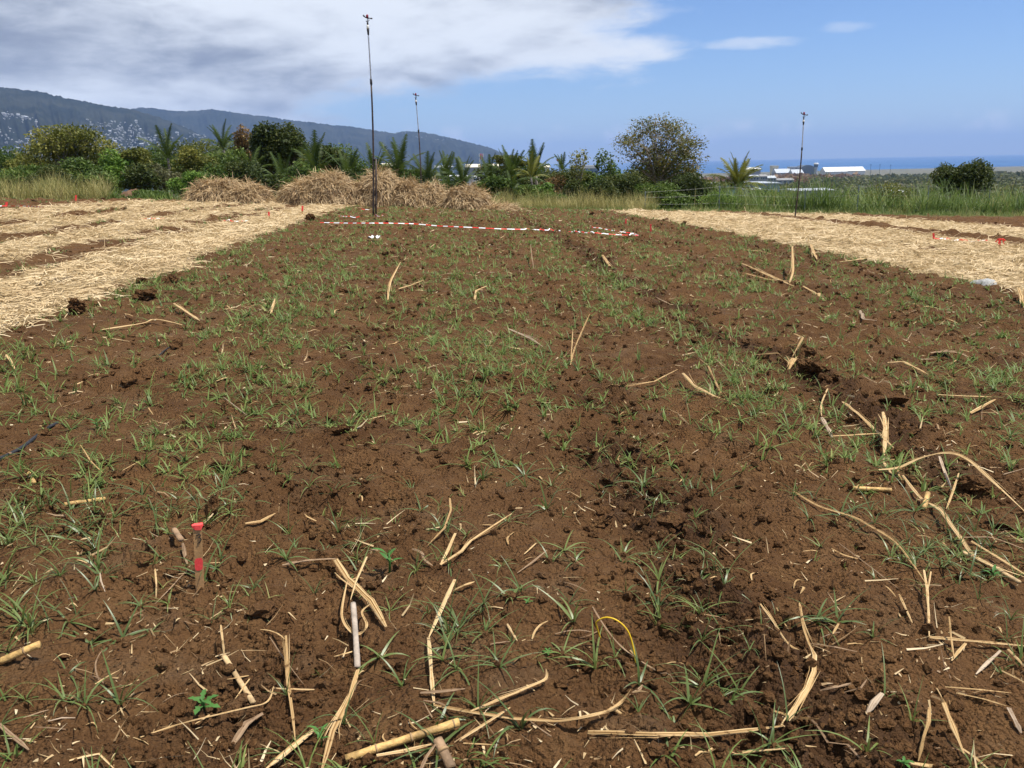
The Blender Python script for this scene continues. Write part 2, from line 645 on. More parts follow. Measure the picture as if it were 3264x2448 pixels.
M['grass'] = leafy('grass', [(0.0, (0.085, 0.122, 0.030)), (0.5, (0.145, 0.205, 0.050)), (0.85, (0.215, 0.275, 0.072)), (1.0, (0.37, 0.35, 0.12))], 0.5, 0.35, 0.25)
M['grass_one'] = leafy('grass_one', [(0.0, (0.078, 0.115, 0.030)), (0.6, (0.120, 0.170, 0.042)), (1.0, (0.20, 0.24, 0.060))], 0.42, 0.3, 0.5, True)
M['weed'] = leafy('weed', [(0.0, (0.06, 0.17, 0.035)), (1.0, (0.10, 0.24, 0.05))], 0.5, 0.35, 0.3, True)
M['dry_grass'] = leafy('dry_grass', [(0.0, (0.10, 0.13, 0.03)), (0.4, (0.26, 0.25, 0.08)), (0.75, (0.42, 0.36, 0.14)), (1.0, (0.54, 0.45, 0.22))], 0.6, 0.35, 0.2)
M['tall_green'] = leafy('tall_green', [(0.0, (0.060, 0.105, 0.020)), (0.4, (0.12, 0.185, 0.040)), (0.75, (0.21, 0.26, 0.075)), (1.0, (0.38, 0.33, 0.13))], 0.5, 0.38, 0.3)


def foliage(name, a, b_, c, tr=0.33):
    a, b_, c = [tuple(q * k for q, k in zip(v_, (1.85, 1.72, 1.35))) for v_ in (a, b_, c)]
    M[name] = leafy(name, [(0.0, a), (0.55, b_), (1.0, c)], 0.55, tr, 0.25)


foliage('f_olive', (0.035, 0.048, 0.012), (0.085, 0.098, 0.024), (0.17, 0.165, 0.045))
foliage('f_green', (0.022, 0.042, 0.010), (0.052, 0.088, 0.020), (0.11, 0.15, 0.040))
foliage('f_bright', (0.032, 0.070, 0.012), (0.075, 0.140, 0.026), (0.14, 0.21, 0.05))
foliage('f_dark', (0.014, 0.024, 0.008), (0.036, 0.052, 0.015), (0.085, 0.095, 0.030))
foliage('f_brown', (0.035, 0.022, 0.010), (0.095, 0.062, 0.028), (0.17, 0.115, 0.055))
foliage('f_grey', (0.040, 0.046, 0.024), (0.085, 0.092, 0.050), (0.15, 0.15, 0.095))
foliage('f_orange', (0.036, 0.046, 0.011), (0.072, 0.082, 0.020), (0.175, 0.125, 0.030))
foliage('f_palm', (0.014, 0.026, 0.007), (0.032, 0.053, 0.013), (0.075, 0.090, 0.027))
foliage('f_palmy', (0.045, 0.055, 0.012), (0.085, 0.095, 0.02), (0.17, 0.165, 0.04))
foliage('f_scrub', (0.024, 0.034, 0.012), (0.052, 0.062, 0.022), (0.105, 0.10, 0.042))
foliage('f_redscrub', (0.070, 0.045, 0.028), (0.13, 0.085, 0.055), (0.19, 0.135, 0.09))
M['bark'] = plain('bark', (0.13, 0.10, 0.075), 0.9, 0.35, 8, 0.6, 30)
M['bark_pale'] = plain('bark_pale', (0.26, 0.22, 0.175), 0.9, 0.3, 8, 0.5, 30)
M['town_dim_white'] = plain('town_dim_white', (0.24, 0.24, 0.235), 0.8, 0.2, 0.05)  # pale house colour greyed, cloud shade put into the albedo
M['white'] = plain('white', (0.66, 0.66, 0.64), 0.6, 0.06, 0.4)
M['cream'] = plain('cream', (0.70, 0.64, 0.48), 0.7, 0.08, 0.3)
M['roof_grey'] = plain('roof_grey', (0.42, 0.45, 0.48), 0.5, 0.12, 0.3)
M['roof_dark'] = plain('roof_dark', (0.10, 0.12, 0.14), 0.5, 0.2, 0.3)
M['roof_red'] = plain('roof_red', (0.30, 0.12, 0.08), 0.8, 0.2, 0.3)
M['wall_blue'] = plain('wall_blue', (0.22, 0.30, 0.40), 0.5, 0.15, 0.3)
M['wall_grey'] = plain('wall_grey', (0.30, 0.31, 0.32), 0.8, 0.12, 0.3)
M['glass'] = plain('glass', (0.06, 0.09, 0.12), 0.15, 0.2, 0.3, spec=0.6)
M['red'] = plain('red', (0.75, 0.035, 0.02), 0.6, 0.1, 30)
M['neon'] = plain('neon', (1.0, 0.085, 0.075), 0.75, 0.14, 160)
M['tape_white'] = plain('tape_white', (0.80, 0.80, 0.80), 0.4, 0.06, 20)
M['tape_red'] = plain('tape_red', (0.70, 0.035, 0.025), 0.4, 0.12, 20)
M['stake'] = plain('stake', (0.50, 0.285, 0.115), 0.85, 0.16, 30, 0.15, 120)
M['ink'] = plain('ink', (0.015, 0.013, 0.012), 0.7, 0.1, 10)
M['rust'] = plain('rust', (0.085, 0.065, 0.055), 0.65, 0.45, 9, 0.2, 60, 0.3)
M['galv'] = plain('galv', (0.50, 0.52, 0.54), 0.45, 0.15, 6, 0.0, 1, 0.5)
M['iron'] = plain('iron', (0.035, 0.035, 0.04), 0.5, 0.3, 20)
M['maroon'] = plain('maroon', (0.26, 0.03, 0.05), 0.5, 0.2, 20)
M['ivory'] = plain('ivory', (0.82, 0.80, 0.70), 0.45, 0.05, 20)
M['pipe'] = plain('pipe', (0.018, 0.019, 0.022), 0.65, 0.25, 20)
M['wire_yellow'] = plain('wire_yellow', (0.72, 0.46, 0.02), 0.45, 0.1, 20)
M['fence_post'] = plain('fence_post', (0.20, 0.24, 0.25), 0.5, 0.2, 8, 0, 1, 0.4)
M['wire'] = plain('wire', (0.10, 0.10, 0.10), 0.5, 0.2, 8, 0, 1, 0.6)
M['plastic'] = plain('plastic', (0.72, 0.74, 0.72), 0.35, 0.08, 20)
M['ash'] = plain('ash', (0.33, 0.33, 0.31), 0.95, 0.3, 40, 0.8, 60)

# ================================================================ THE SETTING
# ---- the field's soil: one sheet, finest near the camera
NA, NR = 650, 490
ang = np.linspace(R(-52), R(52), NA)
rad = np.exp(np.linspace(math.log(1.15), math.log(70.0), NR))
AA, RR = np.meshgrid(ang, rad)
SX, SY = RR * np.sin(AA), RR * np.cos(AA)
SZ = soil(SX, SY)
MU = mulch(SX, SY)
FU = furrow(*uv(SX, SY)) * (1 - MU)
SZ = SZ + 0.035 * MU + 0.03 * MU * fbm(SX / 0.4, SY / 0.4, 3, 61)
TU = smooth(edge_s(SX, SY) + 1.2 * perlin(SX / 3, SY / 3, 71), -1.2, 0.8)
TU = np.maximum(TU, 0.55 * smooth(edge_s(SX, SY), -5.5, -1.0) * smooth(SX, 6, 14) * (1 - MU))
SZ = SZ - 0.5 * smooth(RR, 66, 70)
idx = np.arange(NA * NR).reshape(NR, NA)
Q = np.stack([idx[:-1, :-1], idx[:-1, 1:], idx[1:, 1:], idx[1:, :-1]], -1).reshape(-1, 4)
me = mesh_np('field_soil', np.stack([SX, SY, SZ], -1).reshape(-1, 3), Q, True, {'mulch': MU.ravel(), 'turf': TU.ravel(), 'damp_shade': FU.ravel()})
tag(obj('field_soil', me, M['soil']), kind='structure')

# ---- the land below and around it, out to the coast
m_, n, out = newmat('land')
g = n.n('ShaderNodeNewGeometry')
P = g.outputs['Position']
f1 = n.noise(P, 0.004, 6, 0.6)
f2 = n.noise(P, 0.06, 5, 0.6)
cl = n.mix(n.ss(f1, 0.35, 0.65), (0.050, 0.056, 0.024, 1), (0.10, 0.088, 0.05, 1))
cl = n.mix(n.ss(f2, 0.4, 0.7), cl, (0.075, 0.065, 0.035, 1))
b = n.n('ShaderNodeBsdfPrincipled')
n.l(cl, b.inputs['Base Color'])
b.inputs['Roughness'].default_value = 1.0
b.inputs['Specular IOR Level'].default_value = 0.05
n.l(b.outputs[0], out.inputs['Surface'])
M['land'] = m_
ga = np.linspace(-math.pi, math.pi, 161)
gr = np.concatenate([[0.0], np.exp(np.linspace(math.log(3), math.log(7500), 120))])
AA, RR = np.meshgrid(ga, gr)
GX, GY = RR * np.sin(AA), RR * np.cos(AA)
GZ = ground(GX, GY)
GZ = GZ - 0.9 * (1 - smooth(RR, 62, 90)) + smooth(RR, 120, 500) * 2.2 * fbm(GX / 160, GY / 160, 3, 81)
GZ = np.maximum(GZ, -88.5)
idx = np.arange(GX.size).reshape(GX.shape)
Q = np.stack([idx[:-1, :-1], idx[:-1, 1:], idx[1:, 1:], idx[1:, :-1]], -1).reshape(-1, 4)
tag(obj('land', mesh_np('land', np.stack([GX, GY, GZ], -1).reshape(-1, 3), Q, True), M['land']), kind='structure')

# ---- sea
m_, n, out = newmat('sea')
g = n.n('ShaderNodeNewGeometry')
P = g.outputs['Position']
b = n.n('ShaderNodeBsdfPrincipled')
mpn = n.n('ShaderNodeMapping')
mpn.inputs['Scale'].default_value = (0.0009, 0.00012, 1)
n.l(P, mpn.inputs['Vector'])
cl = n.mix(n.ss(n.noise(mpn.outputs[0], 1.0, 5, 0.6), 0.35, 0.65), (0.014, 0.070, 0.18, 1), (0.026, 0.100, 0.23, 1))
n.l(cl, b.inputs['Base Color'])
b.inputs['Roughness'].default_value = 0.38
b.inputs['Specular IOR Level'].default_value = 0.35
bu = n.n('ShaderNodeBump')
bu.inputs['Strength'].default_value = 0.5
bu.inputs['Distance'].default_value = 2.0
n.l(n.noise(P, 0.05, 4, 0.6), bu.inputs['Height'])
n.l(bu.outputs[0], b.inputs['Normal'])
n.l(b.outputs[0], out.inputs['Surface'])
M['sea'] = m_
SEA = 44000
gs = np.linspace(-SEA, SEA, 12)
XX, YY = np.meshgrid(gs, gs)
idx = np.arange(XX.size).reshape(XX.shape)
Q = np.stack([idx[:-1, :-1], idx[:-1, 1:], idx[1:, 1:], idx[1:, :-1]], -1).reshape(-1, 4)
tag(obj('sea', mesh_np('sea', np.stack([XX, YY, np.full(XX.shape, -80.0)], -1).reshape(-1, 3), Q), M['sea']), kind='structure')

# ---- wooded mountain, two ridges
m_, n, out = newmat('mountain')
g = n.n('ShaderNodeNewGeometry')
P = g.outputs['Position']
f1 = n.noise(P, 0.0035, 6, 0.62)
f2 = n.noise(P, 0.03, 5, 0.7)
cl = n.mix(n.ss(f1, 0.40, 0.66), (0.011, 0.015, 0.011, 1), (0.032, 0.034, 0.024, 1))
cl = n.mix(n.m('MULTIPLY', n.ss(f2, 0.45, 0.75), 0.6), cl, (0.050, 0.056, 0.028, 1))
b = n.n('ShaderNodeBsdfPrincipled')
n.l(cl, b.inputs['Base Color'])
b.inputs['Roughness'].default_value = 1.0
b.inputs['Specular IOR Level'].default_value = 0.0
n.l(b.outputs[0], out.inputs['Surface'])
M['mountain'] = m_
NEAR = [(-900, 230), (-300, 258), (0, 277), (60, 283), (120, 291), (200, 311), (260, 320), (330, 336), (400, 346), (430, 351), (500, 372), (560, 393), (640, 428), (700, 452), (760, 480), (820, 505), (900, 528), (960, 540)]
FAR = [(200, 345), (300, 345), (400, 348), (450, 343), (480, 344), (560, 354), (640, 352), (675, 348), (720, 354), (800, 366), (870, 373), (900, 380), (1000, 391), (1050, 397), (1110, 402), (1180, 413), (1255, 425), (1290, 418), (1350, 421), (1420, 436), (1500, 455), (1560, 470), (1600, 486), (1622, 498), (1645, 520), (1670, 540)]


def ridge(name, crest, d_foot, d_crest, z_foot, seed, amp):
    px = np.arange(crest[0][0], crest[-1][0], 3.0)
    py = np.interp(px, [c[0] for c in crest], [c[1] for c in crest])
    T = np.concatenate([np.linspace(0, 1, 46), [1.12]])
    V = []
    for i in range(len(px)):
        q = ray(px[i], py[i])
        h = math.hypot(q[0], q[1])
        a = np.array([q[0] / h, q[1] / h])
        zc = EYE[2] + q[2] / h * d_crest
        dd = d_foot + (d_crest - d_foot) * T
        X, Y = a[0] * dd, a[1] * dd
        prof = np.clip(T, 0, 1) ** 1.15
        z = z_foot + (zc - z_foot) * prof
        gul = fbm(np.full(len(T), px[i] / 55.0) + T * 0.6, T * 1.2, 3, seed, 0.55)
        z = z + amp * gul * np.sin(np.pi * np.clip(T, 0, 1))
        z = z + (7 * perlin(X / 26, Y / 26, seed + 5) + 5 * perlin(X / 11, Y / 60, seed + 6)) * smooth(T, 0.05, 0.2)
        z[-1] = z_foot
        V.append(np.stack([X, Y, z], -1))
    V = np.array(V)
    nt = len(T)
    idx = np.arange(len(px) * nt).reshape(len(px), nt)
    Q = np.stack([idx[:-1, :-1], idx[1:, :-1], idx[1:, 1:], idx[:-1, 1:]], -1).reshape(-1, 4)
    tag(obj(name, mesh_np(name, V.reshape(-1, 3), Q, True), M['mountain']), kind='structure')
    return px, V


hill_near = ridge('mountain_ridge', NEAR, 3300, 6200, -66, 91, 95)
hill_far = ridge('mountain_headland', FAR, 6500, 9200, -86, 95, 130)


def on_hill(hill, px, py):
    """point of the hillside that the photograph shows at this pixel"""
    pxs, V = hill
    i = int(np.clip(np.searchsorted(pxs, px), 0, len(pxs) - 1))
    c = V[i][:46]
    q = ray(pxs[i], py)
    sl = q[2] / math.hypot(q[0], q[1])
    s = (c[:, 2] - EYE[2]) / np.hypot(c[:, 0], c[:, 1])
    k = np.nonzero(s >= sl)[0]
    if len(k) == 0 or k[0] == 0:
        return None
    j = k[0]
    t = (sl - s[j - 1]) / (s[j] - s[j - 1] + 1e-12)
    return c[j - 1] + (c[j] - c[j - 1]) * t


# ---- hazy air
m_ = bpy.data.materials.new('haze')
m_.use_nodes = True
m_.node_tree.nodes.clear()
n = NT(m_.node_tree)
out = n.n('ShaderNodeOutputMaterial')
pv = n.n('ShaderNodeVolumePrincipled')
pv.inputs['Color'].default_value = (0.38, 0.58, 1.0, 1)
pv.inputs['Density'].default_value = 5.0e-5
pv.inputs['Anisotropy'].default_value = 0.0
n.l(pv.outputs[0], out.inputs['Volume'])
hz = MB()
hz.box((0, 0, (900 - 90) / 2), (2 * SEA + 200, 2 * SEA + 200, 990))
tag(hz.build('haze', m_), kind='stuff')

# ================================================================ BULK BLADES
def blades(base, head, L, Wd, p0, p1, seg=2, roll=None, taper=1.0, rnd=None, stem=0.0):
    """ribbons: base Nx3, heading, length, width, first and last pitch; taper = tip width share"""
    N = len(base)
    V = np.zeros((N, seg + 1, 2, 3))
    p = base.copy().astype(float)
    roll = np.zeros(N) if roll is None else roll
    hd = np.stack([np.cos(head), np.sin(head), np.zeros(N)], -1)
    sd = np.stack([-np.sin(head), np.cos(head), np.zeros(N)], -1)
    for k in range(seg + 1):
        t = k / seg
        pit = p0 + (p1 - p0) * t
        up = np.stack([-np.sin(pit) * np.cos(head), -np.sin(pit) * np.sin(head), np.cos(pit)], -1)
        wv = sd * np.cos(roll)[:, None] + up * np.sin(roll)[:, None]
        ww = Wd * (1 - (1 - taper) * t ** 1.5) * (1 if k else 1 - stem)
        V[:, k, 0] = p + wv * (ww / 2)[:, None]
        V[:, k, 1] = p - wv * (ww / 2)[:, None]
        if k < seg:
            pm = p0 + (p1 - p0) * (k + 0.5) / seg
            p = p + (hd * np.cos(pm)[:, None] + np.stack([np.zeros(N), np.zeros(N), np.sin(pm)], -1)) * (L / seg)[:, None]
    i0 = (np.arange(N) * (seg + 1) * 2)[:, None]
    k = np.arange(seg)[None, :] * 2
    Q = np.stack([i0 + k, i0 + k + 1, i0 + k + 3, i0 + k + 2], -1).reshape(-1, 4)
    rn = np.repeat(rng.random(N) if rnd is None else rnd, (seg + 1) * 2)
    return V.reshape(-1, 3), Q, rn


def joinb(lst):
    V, Q, Rn, k = [], [], [], 0
    for v, q, r_ in lst:
        V.append(v); Q.append(q + k); Rn.append(r_)
        k += len(v)
    return np.concatenate(V), np.concatenate(Q), np.concatenate(Rn)


def soil_m(x, y):
    mu = mulch(x, y)
    return soil(x, y) + 0.035 * mu


def in_view(x, y, z=0.0, mrg=0.12):
    d_ = np.stack([x - EYE[0], y - EYE[1], (soil(x, y) if z is None else np.full(len(x), z)) - EYE[2]], -1)
    dep = d_ @ _f
    sx = (d_ @ _r) / dep * F / PW
    sy = (d_ @ _u) / dep * F / PH
    return (dep > 0.5) & (np.abs(sx) < 0.5 + mrg) & (sy > -0.5 - mrg * 1.4)


def scatter(n_, r0, r1, power=1.0, half=R(44)):
    """points thinning out with distance: density ~ 1 / r^power"""
    t = rng.random(n_)
    e = 2 - power
    r_ = (r0 ** e + t * (r1 ** e - r0 ** e)) ** (1 / e) if abs(e) > 1e-6 else r0 * (r1 / r0) ** t
    a = rng.uniform(-half, half, n_)
    return r_ * np.sin(a), r_ * np.cos(a)


# ---- straw mulch left and right of the bare plot
def make_mulch(name, n_, side, label):
    x, y = scatter(n_, 3.5, 62, 1.25)
    u, v = uv(x, y)
    k = (u * side > 0) & in_view(x, y, 0.0, 0.10)
    x, y = x[k], y[k]
    mu = mulch(x, y)
    k = rng.random(len(x)) < mu * 1.05
    x, y = x[k] + rng.normal(0, 0.10, k.sum()), y[k] + rng.normal(0, 0.12, k.sum())
    r_ = np.hypot(x, y)
    N = len(x)
    L = rng.uniform(0.07, 0.27, N) * (0.8 + r_ / 60)
    Wd = rng.uniform(0.005, 0.015, N) * (0.75 + r_ / 38)
    z = soil_m(x, y) + rng.uniform(0.0, 0.055, N)
    head = rng.uniform(0, 2 * np.pi, N)
    p0 = rng.normal(0.02, 0.14, N)
    up = rng.random(N) < 0.06
    p0[up] += rng.uniform(0.1, 0.6, up.sum())
    p1 = p0 - np.abs(rng.normal(0.0, 0.35, N))
    b_ = np.stack([x, y, z], -1)
    V, Q, rn = blades(b_, head, L, Wd, p0, p1, 2, rng.normal(0, 0.45, N), 0.6)
    g_ = np.clip(0.5 * rng.random(N) + 0.35 + 0.45 * perlin(x / 1.3, y / 1.3, 66), 0, 1)
    rn = np.repeat(g_, 6)
    o = obj(name, mesh_np(name, V, Q, False, {'rnd': rn}), M['mulch'])
    tag(o, label, 'straw', kind='stuff')


make_mulch('straw_mulch', 420000, -1, 'pale golden cane straw spread in bands left of the bare plot')
make_mulch('straw_mulch', 360000, 1, 'pale golden cane straw spread in bands right of the bare plot')

# ---- soil crumbs lying on the soil
x, y = scatter(80000, 1.7, 7.5, 1.9)
k = in_view(x, y, 0.0, 0.08)
x, y = x[k], y[k]
k = rng.random(len(x)) > mulch(x, y)
x, y = x[k], y[k]
k = rng.random(len(x)) < 0.35 + 0.65 * smooth(perlin(x / 0.5, y / 0.5, 101), -0.2, 0.5)
x, y = x[k], y[k]
N = len(x)
OC = np.array([(1, 0, 0), (-1, 0, 0), (0, 1, 0), (0, -1, 0), (0, 0, 1), (0, 0, -1)], float)
OF = np.array([(0, 2, 4), (2, 1, 4), (1, 3, 4), (3, 0, 4)])
sz = 0.002 + 0.0085 * rng.random(N) ** 4
VV = OC[None] * (sz[:, None, None] * rng.uniform(0.55, 1.25, (N, 6, 3)))
a = rng.uniform(0, 6.28, N)
ca, sa = np.cos(a)[:, None], np.sin(a)[:, None]
VX = VV[..., 0] * ca - VV[..., 1] * sa + x[:, None]
VY = VV[..., 0] * sa + VV[..., 1] * ca + y[:, None]
VZ = VV[..., 2] * 0.8 + (soil(x, y) + sz * 0.1)[:, None]
Q = (OF[None] + (np.arange(N) * 6)[:, None, None]).reshape(-1, 3)
tag(obj('soil_crumbs', mesh_np('soil_crumbs', np.stack([VX, VY, VZ], -1).reshape(-1, 3), Q, False), M['soil']), kind='stuff')

# lumps turned up along the furrows
x, y = scatter(90000, 1.8, 32.0, 1.35)
k = in_view(x, y, 0.0, 0.05)
x, y = x[k], y[k]
u, v = uv(x, y)
k = (rng.random(len(x)) < np.clip(0.10 + 1.1 * furrow(u, v) + 0.25 * smooth(perlin(x / 0.7, y / 0.7, 127), 0.15, 0.5), 0, 1)) & (mulch(x, y) < 0.3)
x, y = x[k][:12500], y[k][:12500]
N = len(x)
ph = (1 + 5 ** 0.5) / 2
IV = np.array([(-1, ph, 0), (1, ph, 0), (-1, -ph, 0), (1, -ph, 0), (0, -1, ph), (0, 1, ph), (0, -1, -ph), (0, 1, -ph), (ph, 0, -1), (ph, 0, 1), (-ph, 0, -1), (-ph, 0, 1)]) / 1.9
IF = np.array([(0, 11, 5), (0, 5, 1), (0, 1, 7), (0, 7, 10), (0, 10, 11), (1, 5, 9), (5, 11, 4), (11, 10, 2), (10, 7, 6), (7, 1, 8), (3, 9, 4), (3, 4, 2), (3, 2, 6), (3, 6, 8), (3, 8, 9), (4, 9, 5), (2, 4, 11), (6, 2, 10), (8, 6, 7), (9, 8, 1)])
sz = (0.005 + 0.017 * rng.random(N) ** 2.4) * (1 + np.hypot(x, y) / 22)
VV = IV[None] * (sz[:, None, None] * rng.uniform(0.6, 1.3, (N, 12, 1)) * rng.uniform(0.75, 1.2, (N, 1, 3)))
VX, VY = VV[..., 0] + x[:, None], VV[..., 1] + y[:, None]
VZ = VV[..., 2] + (soil(x, y) + sz * 0.25)[:, None]
Q = (IF[None] + (np.arange(N) * 12)[:, None, None]).reshape(-1, 3)
tag(obj('soil_lumps', mesh_np('soil_lumps', np.stack([VX, VY, VZ], -1).reshape(-1, 3), Q, False), M['soil']), kind='stuff')



# ---- grass growing in the plot
def grass_cover(x, y):
    u, v = uv(x, y)
    r_ = np.hypot(x, y)
    strip = (0.5 + 0.5 * np.cos(2 * np.pi * (u - 0.3 + 0.25 * perlin(v / 4, u / 6, 111)) / 1.95)) ** 1.5
    c = 0.13 + 0.85 * strip * smooth(perlin(u / 1.2, v / 2.4, 113), -0.6, 0.3) + 0.42 * perlin(x / 0.8, y / 0.9, 115)
    c = c + 0.16 * smooth(r_, 6, 11) * smooth(-u, -5.5, -1) + 0.10 * smooth(r_, 8, 12)
    c = c * (0.24 + 0.76 * smooth(r_, 2.8, 7.0)) + 0.03
    inside = smooth(u, -4.1, -3.7) * smooth(-u, -8.6, -8.1)
    gaps = 0.7 * (smooth(perlin(v / 2.0, u / 2.0, 117), 0.05, 0.3)) * (u < -5.5) * (mulch(x, y) < 0.35)
    return np.clip(c, 0, 1) * inside + gaps


def tuft_blades(base, nb, Lm, Wm, sprd=1.0):
    """nb blades around every base point"""
    N = len(base)
    B = np.repeat(base, nb, 0) + np.concatenate([rng.normal(0, 0.008, (N * nb, 2)), np.zeros((N * nb, 1))], 1)
    hd = rng.uniform(0, 2 * np.pi, N * nb)
    L = np.repeat(Lm, nb) * rng.uniform(0.45, 1.15, N * nb)
    p0 = rng.uniform(0.35, 1.4, N * nb)
    p1 = p0 - rng.uniform(0.4, 1.5, N * nb) * sprd
    rn = np.clip(np.repeat(rng.random(N), nb) * 0.55 + 0.45 * rng.random(N * nb), 0, 1)
    return B, hd, L, np.repeat(Wm, nb), p0, p1, rn


x, y = scatter(43000, 1.7, 47, 1.25)
k = in_view(x, y, 0.0, 0.10)
x, y = x[k], y[k]
k = (rng.random(len(x)) < grass_cover(x, y)) & (mulch(x, y) < 0.5)
x, y = x[k], y[k]
r_ = np.hypot(x, y)
order = np.argsort(r_)
x, y, r_ = x[order], y[order], r_[order]
NEAR_TUFTS = 290
seen = in_view(x, y, 0.0, -0.005)
near_i = np.nonzero(seen)[0][:NEAR_TUFTS]
rest = np.setdiff1d(np.arange(len(x)), near_i)
xr, yr, rr = x[rest], y[rest], r_[rest]
base = np.stack([xr, yr, soil(xr, yr) - 0.006], -1)
lst = []
for lo, hi, nb, seg in ((0, 7, 7, 4), (7, 14, 6, 3), (14, 60, 5, 2)):
    k = (rr >= lo) & (rr < hi)
    if k.sum() == 0:
        continue
    N = k.sum()
    Lm = rng.uniform(0.07, 0.20, N) * (1 + 0 * rr[k])
    Wm = rng.uniform(0.004, 0.0075, N) * (1 + rr[k] / 9)
    B, hd, L, Wd, p0, p1, rn = tuft_blades(base[k], nb, Lm, Wm)
    lst.append(blades(B, hd, L, Wd, p0, p1, seg, None, 0.12, rn))
# short fine seedlings between
x2, y2 = scatter(40000, 3.0, 47, 1.2)
k = in_view(x2, y2, 0.0, 0.08)
x2, y2 = x2[k], y2[k]
k = (rng.random(len(x2)) < 0.55 * grass_cover(x2, y2)) & (mulch(x2, y2) < 0.5)
x2, y2 = x2[k], y2[k]
N = len(x2)
q = np.hypot(x2, y2)
B, hd, L, Wd, p0, p1, rn = tuft_blades(np.stack([x2, y2, soil(x2, y2) - 0.004], -1), 3, rng.uniform(0.04, 0.10, N) * (1 + q / 40), rng.uniform(0.003, 0.005, N) * (1 + q / 12), 0.7)
lst.append(blades(B, hd, L, Wd, p0, p1, 2, None, 0.15, np.clip(rn + 0.25, 0, 1)))
V, Q, rn = joinb(lst)
tag(obj('grass_cover', mesh_np('grass_cover', V, Q, True, {'rnd': rn}), M['grass']),
    'thin green grass spreading over the brown soil of the plot', 'grass', kind='stuff')

# nearest tufts: each one a plant of its own
tuft_meshes = []
for i in range(16):
    nb = rng.integers(4, 9)
    B, hd, L, Wd, p0, p1, rn = tuft_blades(np.zeros((1, 3)), nb, np.array([rng.uniform(0.13, 0.20)]), np.array([rng.uniform(0.0055, 0.0085)]), 1.25)
    hd = np.arange(nb) * 2.4 + rng.normal(0, 0.35, nb)
    v, q, r2 = blades(B * 0.3, hd, L, Wd, p0, p1, 6, rng.normal(0, 0.25, nb), 0.08, rn, 0.25)
    mb = np.concatenate([v, [[0, 0, -0.012], [0.005, 0, 0.0], [-0.003, 0.004, 0.0], [-0.003, -0.004, 0.0]]])
    k0 = len(v)
    tri = np.array([[k0, k0 + 1, k0 + 2], [k0, k0 + 2, k0 + 3], [k0, k0 + 3, k0 + 1]])
    tuft_meshes.append(mesh_np('grass_tuft', mb, [q, tri], True, None, [M['grass_one']]))
TUFTS = []
for j, i in enumerate(near_i):
    o = obj('grass_tuft', tuft_meshes[j % 16], None, None, (x[i], y[i], soil(x[i], y[i]) - 0.004))
    s_ = rng.uniform(0.6, 1.25)
    o.scale = (s_, s_, s_ * rng.uniform(0.8, 1.15))
    o.rotation_euler = (rng.normal(0, 0.12), rng.normal(0, 0.12), rng.uniform(0, 6.28))
    TUFTS.append(o)
    tag(o, 'small tuft of narrow green grass blades in the bare foreground soil', 'grass', 'grass tufts in the foreground soil')

# ---- small straw bits lying about on the bare soil
x, y = scatter(68000, 1.7, 46, 1.1)
k = in_view(x, y, 0.0, 0.08)
x, y = x[k], y[k]
u, v = uv(x, y)
k = (u > -4.2) & (u < 8.6) & (rng.random(len(x)) < 0.12 + 0.8 * smooth(perlin(x / 0.6, y / 0.6, 121) + 0.5 * perlin(x / 2.2, y / 2.2, 123), -0.1, 0.6))
x, y = x[k], y[k]
N = len(x)
q = np.hypot(x, y)
Lq = (0.010 + 0.11 * rng.random(N) ** 2.4) * (1 + q / 20)
Wq = (0.0016 + 0.006 * rng.random(N) ** 2) * (1 + q / 9)
p0 = rng.normal(0.05, 0.22, N)
V, Q, rn = blades(np.stack([x, y, soil(x, y) + 0.006], -1), rng.uniform(0, 6.28, N), Lq, Wq, p0, p0 - rng.normal(0.1, 0.5, N), 2, rng.normal(0, 0.6, N), 0.2, rng.random(N) ** 1.0)
tag(obj('straw_litter', mesh_np('straw_litter', V, Q, False, {'rnd': rn}), M['straw']),
    'tiny dry straw bits strewn over the brown soil', 'straw', kind='stuff')

# ================================================================ TREES
def leaf_quads(C, size, aspect=0.5, up=0.35):
    """a diamond leaf at every centre"""
    N = len(C)
    a = rng.normal(0, 1, (N, 3))
    a[:, 2] *= 0.7
    a /= np.linalg.norm(a, axis=1)[:, None]
    nrm = rng.normal(0, 1, (N, 3)) + np.array([0, 0, up * 3])
    b_ = np.cross(a, nrm)
    b_ /= np.linalg.norm(b_, axis=1)[:, None] + 1e-9
    L = size * rng.uniform(0.6, 1.3, N)
    V = np.stack([C - a * L[:, None] / 2, C + b_ * (L * aspect / 2)[:, None], C + a * L[:, None] / 2, C - b_ * (L * aspect / 2)[:, None]], 1)
    Q = np.arange(N * 4).reshape(N, 4)
    return V.reshape(-1, 3), Q


def limb(mb, p, q, r0, r1, wob=0.12, n_=5, seg=5):
    p, q = np.array(p, float), np.array(q, float)
    Ld = np.linalg.norm(q - p)
    pts, rs = [], []
    off = rng.normal(0, wob * Ld, 3)
    for k in range(seg + 1):
        t = k / seg
        pts.append(p + (q - p) * t + off * math.sin(math.pi * t) * 0.5 + np.array([0, 0, 0.10 * Ld * math.sin(math.pi * t)]))
        rs.append(r0 + (r1 - r0) * t)
    mb.tube(pts, rs, n_, False)
    return pts


